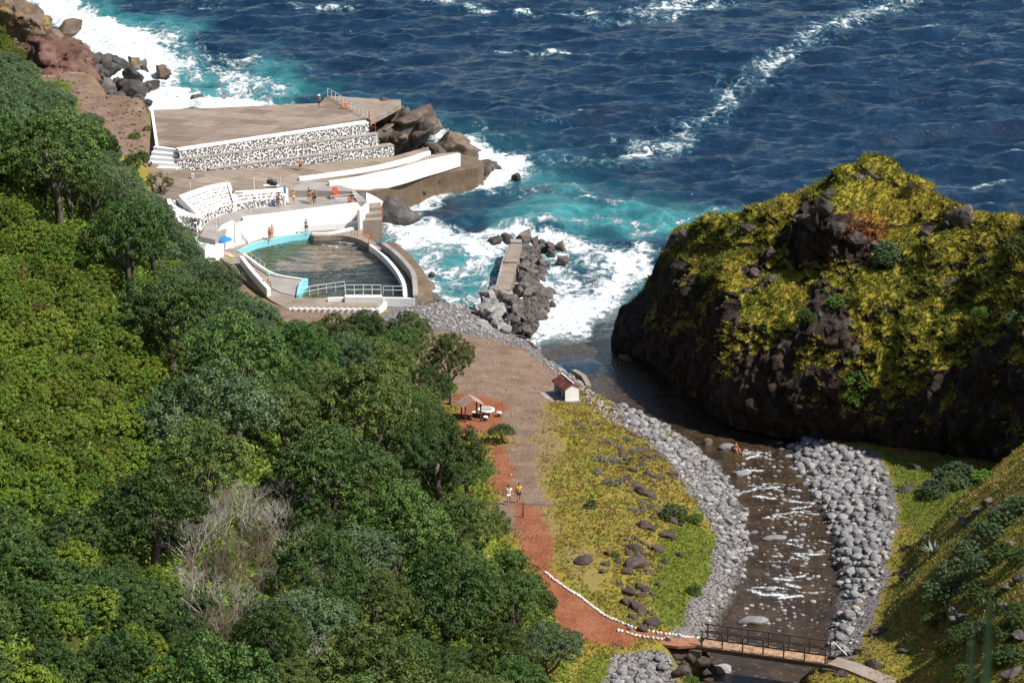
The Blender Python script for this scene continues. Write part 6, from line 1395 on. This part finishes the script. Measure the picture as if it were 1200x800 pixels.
# trees that stand out, one by one
SPEC = [("grey", 250, 492, 4.6, "large domed blue-green tree standing alone among brighter shrubs on the slope", 1.0),
 ("green", 527, 425, 2.3, "tall narrow green tree at the edge of the brown beach clearing", 1.4), ("green", 478, 398, 2.6, "green tree at the right of the grove just below the pool", 1.1), ("dark", 432, 395, 3.3, "dark green tree with a broad crown nearest the pool's white kerb", 1.1), ("dark", 392, 412, 2.8, "dark tree left of the grove below the pool", 1.1),
 ("dark", 118, 172, 2.7, "dark tree standing above the brown earth at the upper left", 1.25), ("olive", 187, 216, 1.7, "small olive-coloured tree leaning over the left end of the terrace", .95), ("dark", 160, 190, 2.1, "dark tree at the left end of the broad white steps", 1.0),
 ("dark", 540, 545, 2.0, "dark bushy tree below the tiled canopy at the edge of the red earth", 1.0), ("green", 588, 505, 1.3, "low spreading bush on the red earth below the picnic table", .7),
 ("grey", 700-62, 760, 3.0, "dark bluish tree nearest the red path bend at the bottom", 1.0), ("grey", 20, 105, 3.6, "grey-green tree nearest the red cliff at the left edge", 1.0), ("grey", 62, 140, 3.4, "rounded grey-green tree second from the red cliff", 1.0)]
for kind, px, py, R_, lab, hs in SPEC:
    Hr = {"green": 2.1, "grey": 1.9, "dark": 1.9, "olive": 2.0}[kind]; p = at_pixel(px, py, R_*Hr*hs*.62); placed.append((p[0], p[1], R_*.85))
    tree(kind, p[0], p[1], R_, lab, "tree", hs=hs)
for px, py, R_, lab in [(4,50,1.6,"yellow-green shrub at the left edge just below the ochre cliff"),(20,64,1.4,"yellow-green shrub between the red cliff and the grey-green trees"),(-8,34,1.7,"yellow-green shrub half cut off by the left edge below the ochre cliff"),(33,78,1.3,"small yellow-green shrub at the foot of the red cliff")]:
    p = at_pixel(px, py, R_*.6); tree("lime", p[0], p[1], R_, lab, "shrub", parts=False)
rg = random.Random(17); cnts = {}
XBf = lambda y: float(np.interp(y, XB[:, 0], XB[:, 1]))
for it in range(26000):
    y = rg.uniform(98, 375); x = XBf(y)+rg.uniform(-48, 16)
    if it < 9000: fam = "tree"
    else: fam = "small"
    z = float(gh(x, y))
    if fam == "tree":
        R_ = rg.choice([2.2, 2.6, 3.0, 3.6, 4.1])*rg.uniform(.92, 1.08); px, py = proj(x, y, z+R_*1.25)
        if not (-70 < px < 720 and -10 < py < 880) or not inp(px, py, TREEP): continue
        if inp(px, py, SHRP) or inp(px, py, LLP): continue
        if float(sdpoly(np.array(px), np.array(py-12.0), DEADP)) > -R_*17: continue
        if max(554-px, px-602, 0)**2+max(462-py, py-502, 0)**2 < (R_*16)**2 or max(590-px, px-614, 0)**2+max(572-py, py-584, 0)**2 < (R_*13)**2: continue
        if inp(px, py, GREYP):
            R_ = min(R_, 3.0)
            if try_place(x, y, R_, .68): tree("grey", x, y, R_, "grey-green rounded tree in the belt along the slope's edge above the pool", "tree", "grey-green trees above the pool", hs=.9); cnts["grey"] = cnts.get("grey", 0)+1
        else:
            if px > 545 and R_ > 2.8: R_ = 2.5
            kd = "dark" if rg.random() < .22 else ("grey" if rg.random() < .12 else "green")
            if try_place(x, y, R_, .66):
                tree(kd, x, y, R_, {"dark": "dark green tree in the crowded wood between the dead bushes and the red path", "grey": "bluish green tree in the crowded wood between the dead bushes and the red path", "green": "mid green rounded tree in the crowded wood between the dead bushes and the red path"}[kd], "tree", kd+" trees of the lower wood", hs=rg.uniform(.85, 1.3)); cnts[kd] = cnts.get(kd, 0)+1
    else:
        R_ = rg.uniform(1.15, 2.1); px, py = proj(x, y, z+R_*.7)
        if not (-50 < px < 720 and 40 < py < 870) or not inp(px, py, TREEP): continue
        if inp(px, py, SHRP):
            if cnts.get('lime', 0) < 262 and try_place(x, y, R_, .58):
                if rg.random() < .06: tree("rust", x, y, R_*.8, "rusty brown dry shrub among the yellow-green slope shrubs", "shrub", "rusty shrubs on the slope", parts=False)
                else: tree("lime", x, y, R_, "low yellow-green shrub on the bright steep slope at the left", "shrub", "yellow-green shrubs on the left slope", parts=False)
                cnts["lime"] = cnts.get("lime", 0)+1
        elif inp(px, py, LLP):
            if cnts.get('ll', 0) < 165 and try_place(x, y, R_, .58):
                kd = "bush" if rg.random() < .72 else "lime"
                tree(kd, x, y, R_*1.1, "dark green bush in the lower left corner of the slope" if kd == "bush" else "yellow-green shrub among dark bushes in the lower left corner", "bush", "bushes in the lower left" if kd == "bush" else "light shrubs in the lower left", parts=False); cnts["ll"] = cnts.get("ll", 0)+1
        elif inp(px, py, DEADP):
            if rg.random() < .5 and try_place(x, y, R_*.9, .75): tree("bush", x, y, R_*.75, "dull green bush under the bare grey dead bushes", "bush", "bushes under the dead ones", parts=False); cnts["db"] = cnts.get("db", 0)+1
        elif cnts.get('gap', 0) < 95 and try_place(x, y, R_, .62):
            kd = rg.choice(["bush", "lime", "greybush"])
            tree(kd, x, y, R_*.9, {"bush": "dark green bush filling a gap between the trees of the slope", "lime": "yellow-green shrub filling a gap between the trees of the slope", "greybush": "grey-green bush filling a gap between the trees of the slope"}[kd], "bush", kd+" between trees", parts=False); cnts["gap"] = cnts.get("gap", 0)+1
open('/tmp/veg.txt','w').write(str(cnts))
# undergrowth covering the slope
rgn = np.random.default_rng(31); n = 60000; y = rgn.uniform(98, 372, n); x = np.interp(y, XB[:, 0], XB[:, 1])+rgn.uniform(-48, 4, n); z = gh(x, y); px, py = proj(x, y, z)
k = (px > -40) & (px < 720) & (py < 850) & (sdpoly(px, py, TREEP) > -14); x, y, z = x[k], y[k], z[k]
c = np.repeat(np.stack([x, y, z], 1), 5, 0); c += rgn.normal(0, .28, c.shape)*np.array([1, 1, .5])+np.array([0, 0, .3]); nn = unit(rgn.normal(size=c.shape)*.8+np.array([.3, -.2, 1.0]))
v_, f_ = leaves_at(c, nn, .17, .08, rgn); tag(add("undergrowth", mesh_from("undergrowth", v_, f_, L_LIME)), "ferns and low undergrowth covering the ground between trees", "undergrowth", None, "stuff")
# dead, bare bushes
def dead_mesh(seed, mat, H_, nb, depth):
    rg_ = random.Random(seed); q = MB()
    def br(p, d, l, r, lv):
        e = p+d*l; mid = p+d*l*.5+Vector((rg_.uniform(-1, 1), rg_.uniform(-1, 1), rg_.uniform(-.5, .5)))*l*.08
        q.tube([p, mid, e], [r, r*.8, r*.55], 4 if lv else 5, False)
        if lv >= depth: return
        for k_ in range(rg_.choice([2, 3, 3])):
            nd = (d+Vector((rg_.uniform(-1, 1), rg_.uniform(-1, 1), rg_.uniform(-.4, .7)))*.62).normalized()
            br(p.lerp(e, rg_.uniform(.55, 1)), nd, l*rg_.uniform(.6, .8), r*.58, lv+1)
    for i in range(nb):
        a = 6.28*i/nb+rg_.random(); br(Vector((rg_.uniform(-.2, .2), rg_.uniform(-.2, .2), 0)), Vector((.45*math.cos(a), .45*math.sin(a), 1)).normalized(), H_*.36, .055, 0)
    return q.mesh("dead_bush", mat)
DM = [dead_mesh(i, M_DEAD if i < 4 else M_TWIG, 4.2, 5, 5) for i in range(7)]
DP = [(225,640,0),(240,620,0),(258,612,1),(285,600,0),(310,610,1),(328,605,0),(342,590,0),(300,640,5),(270,650,4),(245,670,4),(290,690,5),(320,660,4),(350,640,1),(335,690,6),(262,720,0),(300,740,4),(240,740,5),(345,740,6),(370,690,4),(330,770,5),(360,770,0),(285,770,6),(365,620,0),(378,655,1),(255,590,4),(230,690,0),(395,745,6)]
for i, (px, py, t_) in enumerate(DP):
    p = at_pixel(px, py, 1.6); o = add("dead_bush", DM[(i % 4) if t_ < 4 else 4+i % 3], None, (p[0], p[1], p[2]-.2), random.uniform(0, 6.28), random.uniform(.75, 1.1))
    tag(o, "bare bleached grey bush with upright branches on the lower slope" if t_ < 4 else "bare brown twiggy bush on the lower slope", "dead bush", "bleached bare bushes" if t_ < 4 else "brown bare bushes")
for i, (px, py, rz, lab) in enumerate([(388,665,.4,"long bleached dead branch reaching right out of the dead bushes"),(425,680,1.2,"bleached dead branch leaning among the green trees"),(210,515,2.0,"pale dead stem standing upright among the yellow-green shrubs")]):
    p = at_pixel(px, py, 3.4); q = MB(); q.tube([(0,0,-.5),(.2,0,1.2),(1.0,.1,2.2),(2.4,.2,2.9),(3.6,.1,3.9)], [.09,.08,.06,.045,.02], 5); q.tube([(1.0,.1,2.2),(1.2,.5,3.1),(1.9,.6,3.7)], [.045,.03,.012], 4); q.tube([(2.4,.2,2.9),(2.9,-.3,3.1),(3.7,-.4,3.2)], [.035,.025,.01], 4)
    o = q.build("dead_branch", M_DEAD); o.location = p; o.rotation_euler = (0, 0, rz); tag(o, lab, "branch")
# ---- bushes on the valley floor and the right slope
for kind, px, py, R_, lab in [("bush",790,600,1.35,"dark green bush at the edge of the field above the cobbles"),("bright",815,606,.9,"pale flowering bush beside the dark one above the cobbles"),("bush",692,591,.6,"small dark tuft alone in the middle of the field"),("bush",813,690,.75,"small dark bush in the bright green grass by the cobbles"),("bright",722,650,.4,"tiny bright green plant between the field rocks"),("bright",808,797,.7,"bright leafy plant below the near end of the footbridge"),
   ("bright",158,158,.9,"small green shrub on the bare brown bank at the upper left"),("bright",173,150,.6,"tiny green shrub beside the white kerb of the upper terrace"),("greybush",1118,556,1.9,"large round grey-green bush at the foot of the cliff"),("greybush",1098,572,1.3,"smaller dark bush joined to the large round one by the cliff"),("bright",1152,556,1.1,"fresh green fern-like bush right of the large round one"),
   ("greybush",1098,690,1.5,"dark bush casting a shadow at the lower end of the hedge on the right slope"),("greybush",1122,668,1.6,"second bush from the bottom of the hedge on the right slope"),("greybush",1140,645,1.5,"middle bush of the hedge on the right slope"),("greybush",1160,622,1.5,"fourth bush up in the hedge on the right slope"),("greybush",1180,602,1.4,"fifth bush up in the hedge on the right slope"),("greybush",1198,586,1.4,"topmost bush of the hedge at the right edge"),
   ("bush",1090,728,.8,"small dark bush on the grass below the hedge"),("bush",1104,722,.7,"small dark bush touching the lowest hedge bush"),("bush",1125,745,1.2,"dark bush below the pale rock on the right slope"),("greybush",1150,738,1.2,"grey-green bush right of the pale rock on the slope"),("bush",1190,720,1.3,"dark bush at the right edge of the slope"),("bright",1165,775,.9,"bright green bush near the bottom right corner"),("bush",1160,700,1.1,"dark bush under the dry grass on the right slope"),("bush",1185,765,1.3,"dark bush in the bottom right corner"),("bush",1130,785,.9,"low bush near the grass blades at the bottom right"),("bush",1142,690,1.2,"dark bush between the hedge and the pale rock on the right slope"),("greybush",1112,690,1.4,"wide bush filling the lower hedge on the right slope"),("greybush",1150,660,1.3,"bush behind the middle of the hedge on the right slope"),("bush",1172,645,1.2,"dark bush above the hedge on the right slope"),("bush",1195,650,1.2,"dark bush at the right edge above the dry grass"),("bush",1178,740,1.0,"dark bush above the bottom right corner bush"),("bright",1108,760,.8,"green bush low on the right slope near the ramp")]:
    p = G(px, py, R_*.55); tree(kind, p[0], p[1], R_, lab, "bush", parts=False)
cpx, cpy = proj(CFC[:, 0], CFC[:, 1], CFC[:, 2])
def on_cliff(px, py):
    d = np.hypot(cpx-px, cpy-py); i = np.nonzero(d < max(6, d.min()+1))[0]; return CFC[i[np.argmin(CFC[i, 1])]]
for kind, px, py, R_, lab in [("greybush",1040,294,1.5,"grey-green bush in the notch below the cliff's summit"),("greybush",1030,308,1.2,"lower grey-green bush below the notch bush on the cliff"),("bright",1005,445,1.7,"bright green bush hanging low on the shaded cliff"),("bright",996,465,1.0,"small green bush under the hanging one on the cliff"),("bright",978,350,1.0,"green bush on the middle ledge of the cliff"),("bush",943,368,1.0,"green tuft on the left face of the cliff"),("bush",1192,288,1.8,"dark bush on the cliff top at the right edge"),("rust",1066,218,1.1,"brown dry bush on the skyline right of the summit"),("greybush",1183,375,1.0,"grey-green bush on the right part of the cliff"),("bright",1150,365,1.0,"bright green bush beside the grey-green one on the cliff")]:
    p = on_cliff(px, py); tree(kind, float(p[0]), float(p[1]), R_, lab, "bush", z=float(p[2])-.2*R_, parts=False)
# ---- grass
def tufts(name, pts, nrm, nb, h, wd, mat, label, rg_, lean=.5):
    n_ = len(pts); c = np.repeat(pts, nb, 0); nn = np.repeat(nrm, nb, 0); k_ = len(c)
    c = c+rg_.normal(0, h*.22, (k_, 3))*np.array([1, 1, .15]); d = unit(nn*.6+np.array([0, 0, .6])+rg_.normal(0, lean, (k_, 3))); d[:, 2] = np.abs(d[:, 2])*.8+.1
    s_ = unit(np.cross(d, rg_.normal(size=(k_, 3)))); l = (h*rg_.uniform(.55, 1.4, k_))[:, None]; w_ = (wd*rg_.uniform(.7, 1.3, k_))[:, None]
    droop = d*np.array([1, 1, .25]); v_ = np.stack([c-s_*w_-d*.05, c+s_*w_-d*.05, c+d*l*.6+s_*w_*.7, c+d*l*.6+droop*l*.45], 1)
    f_ = np.arange(4*k_).reshape(k_, 4); o = add(name, mesh_from(name, v_.reshape(-1, 3), f_, mat)); return tag(o, label, "grass", None, "stuff")
G_DRY = leafmat("dry_grass", (.13,.085,.03), (.285,.21,.05), (.50,.40,.17), 0, 0, .3, tcol=(.34,.25,.07))
G_GREEN = leafmat("green_grass", (0.0813, 0.106, 0.0195), (0.179, 0.227, 0.0358), (0.309, 0.325, 0.065), 0, 0, .3)
G_MOSS = leafmat("cliff_grass", (.11,.088,.022), (.255,.222,.03), (.44,.38,.085), 0, 0, .3, tcol=(.32,.26,.05))
def zval(a, x, y):
    i = np.clip(np.searchsorted(_gx, x)-1, 0, len(_gx)-2); j = np.clip(np.searchsorted(_gy, y)-1, 0, len(_gy)-2); return a[j, i]
n = 130000; y = rgn.uniform(150, 262, n); x = rgn.uniform(-8, 64, n); z = gh(x, y); px, py = proj(x, y, z)
bare = np.maximum.reduce([zval(z_soil, x, y), zval(z_cob, x, y), zval(z_dirt, x, y)*1.0, zval(z_wet, x, y)])
ok = (px > 520) & (px < 1560) & (py < 900) & (py > 440) & (bare < rgn.uniform(.25, .6, n)) & (x > np.interp(y, XB[:, 0], XB[:, 1])+1)
x, y, z = x[ok], y[ok], z[ok]; gr = zval(z_green, x, y) > rgn.uniform(.2, .8, len(x)); patch = fbm(x/2.2, y/2.2, o=3, s=151)
gr |= (patch > .2) & (rgn.random(len(x)) < .7); gr |= (px[ok] > 1000) & (patch > -.1) & (rgn.random(len(x)) < .6); gr |= (py[ok] > 690) & (px[ok] < 800) & (rgn.random(len(x)) < .4); straw = zval(z_straw, x, y) > .4
up3 = np.array([0, 0, 1.0])
for nm, kk, mt, h_ in (("dry_grass", ~gr & (~straw | (rgn.random(len(x)) < .35)), G_DRY, .26), ("green_grass", gr & ~straw, G_GREEN, .24)):
    pts = np.stack([x[kk], y[kk], z[kk]], 1); tufts(nm, pts, np.tile(up3, (len(pts), 1)), 4, h_, .035, mt, "dry yellowish grass covering the valley field" if nm == "dry_grass" else "green grass in patches on both banks", rgn)
# cliff grass
patch = fbm(CFC[:, 0]/3.0, CFC[:, 1]/3.0, CFC[:, 2]/3.0, o=4, s=161)
wgt = CFA*np.clip((CFN[:, 2]+.4*patch-.12)/.25, 0, 1)*sstep(.3, .75, CFV)*((cpx > 700) & (cpx < 1420))
pk = rgn.choice(len(CFC), 54000, p=wgt/wgt.sum()); pts = CFC[pk]+rgn.normal(0, .08, (len(pk), 3))
hue_ = fbm(pts[:, 0]/4.5, pts[:, 1]/4.5, pts[:, 2]/4.5, o=3, s=191)+rgn.normal(0, .12, len(pts)); gsel = hue_ > .0; pk0 = pk
keep_ = np.linalg.norm(pts-np.array(on_cliff(1018, 262)), axis=1)+.8*fbm(pts[:, 0], pts[:, 1], pts[:, 2], o=2, s=7) > 1.9; pts, pk, gsel = pts[keep_], pk[keep_], gsel[keep_]
rp = CFC[np.nonzero(np.linalg.norm(CFC-np.array(on_cliff(1018, 262)), axis=1) < 2.3)[0]]; rp = rp[rgn.choice(len(rp), 900)]+rgn.normal(0, .06, (900, 3))
tufts("red_succulents", rp, np.tile(np.array([-.3, -.4, .85]), (900, 1)), 4, .2, .035, leafmat("red_succulent_leaves", (.2,.06,.02), (.38,.11,.035), (.45,.2,.06), 0, 0, .15, tcol=(.4,.12,.04)), "patch of orange-red plants below the summit of the sea cliff", rgn, .5)
tufts("cliff_grass", pts[~gsel], CFN[pk][~gsel], 5, .30, .03, G_MOSS, "yellow moss and grass tufts growing over the sea cliff", rgn, .42)
tufts("cliff_herbs", pts[gsel], CFN[pk][gsel], 5, .32, .035, leafmat("cliff_herb_leaves", (.06,.08,.012), (.15,.18,.02), (.26,.26,.05), 0, 0, .25, tcol=(.22,.23,.04)), "greener patches of herbs among the yellow tufts on the sea cliff", rgn, .5)
PL = leafmat("pale_herb", (.16,.17,.13), (.27,.28,.22), (.4,.4,.33), .1, 0, .2, tcol=(.3,.3,.24))
pb = crown_mesh("pale_herb", PL, 901, 1.0, .7, 8, 9, 20, .09, flat=.5, low=.1)
for i, (px, py, s_) in enumerate([(676,497,.5),(683,503,.45),(698,497,.4),(712,520,.6),(725,525,.5),(705,540,.7),(718,542,.7),(700,556,.6),(715,568,.7),(728,566,.6),(735,515,.5),(690,515,.4),(742,530,.45),(672,508,.35),(760,500,.45),(755,590,.4)]):
    p = G(px, py); o = add("pale_herb", pb, None, (p[0], p[1], p[2]-.05), i*1.3, s_); tag(o, "pale silvery herb cushion in the yellow grass of the field", "plant", "silvery herbs in the field")
# ---- agaves
def agave(px, py, s_, label):
    p = G(px, py); rg_ = random.Random(int(px)); root = empty("agave", p); tag(root, label, "agave"); lm = plain("agave_leaf", (.16,.22,.17), .5, .15, 4)
    for i in range(17):
        a = i*2.4; el = .35+.9*(i/17); d = Vector((math.cos(a)*math.cos(el), math.sin(a)*math.cos(el), math.sin(el))); l = s_*rg_.uniform(.85, 1.1); sd = Vector((-math.sin(a), math.cos(a), 0))
        q = MB(); vs = []
        for t, wv_ in ((0, .06), (.3, .085), (.7, .055), (1, .004)):
            c_ = d*l*t+Vector((0, 0, -.12*t*t*l)); vs += [c_-sd*wv_*s_, c_+Vector((0, 0, -.035*s_*(1-t))), c_+sd*wv_*s_]
        q.add(vs, [(3*a_+b_, 3*a_+b_+1, 3*a_+b_+4, 3*a_+b_+3) for a_ in range(3) for b_ in range(2)]); q.build("leaf", lm, root)
agave(1094, 650, 1.35, "spiky grey-green agave rosette in the grass on the far bank"); agave(1162, 776, 1.0, "spiky agave near the bottom right corner")
# ---- tall grass blades close to the viewpoint
def reed(px, py, dist, hgt, label, lean):
    d = ray(px, py); d = d/np.linalg.norm(d); tip = Vector(CAM+d*dist); gz = float(gh(tip.x, tip.y)); q = MB()
    base = Vector((tip.x-lean*.6, tip.y+.05, gz-.1)); vs = []
    n_ = 9
    for i in range(n_):
        t = i/(n_-1); c_ = base.lerp(tip, t)+Vector((lean*.25*math.sin(t*3.1), 0, 0)); w_ = .019*(1-t**3)+.004; vs += [c_+Vector((-w_, 0, 0)), c_+Vector((0, .012, 0)), c_+Vector((w_, 0, 0))]
    q.add(vs, [(3*a_+b_, 3*a_+b_+1, 3*a_+b_+4, 3*a_+b_+3) for a_ in range(n_-1) for b_ in range(2)]); tag(q.build("grass_blade", plain("reed_green", (.22,.32,.17), .5, .15, 3)), label, "grass blade")
reed(1160, 705, 5.0, 2, "blurred dark green grass blade close to the viewpoint at the bottom right", .10); reed(1139, 752, 5.2, 2, "blurred pale-tipped stem close to the viewpoint, left of the taller blade", .04)
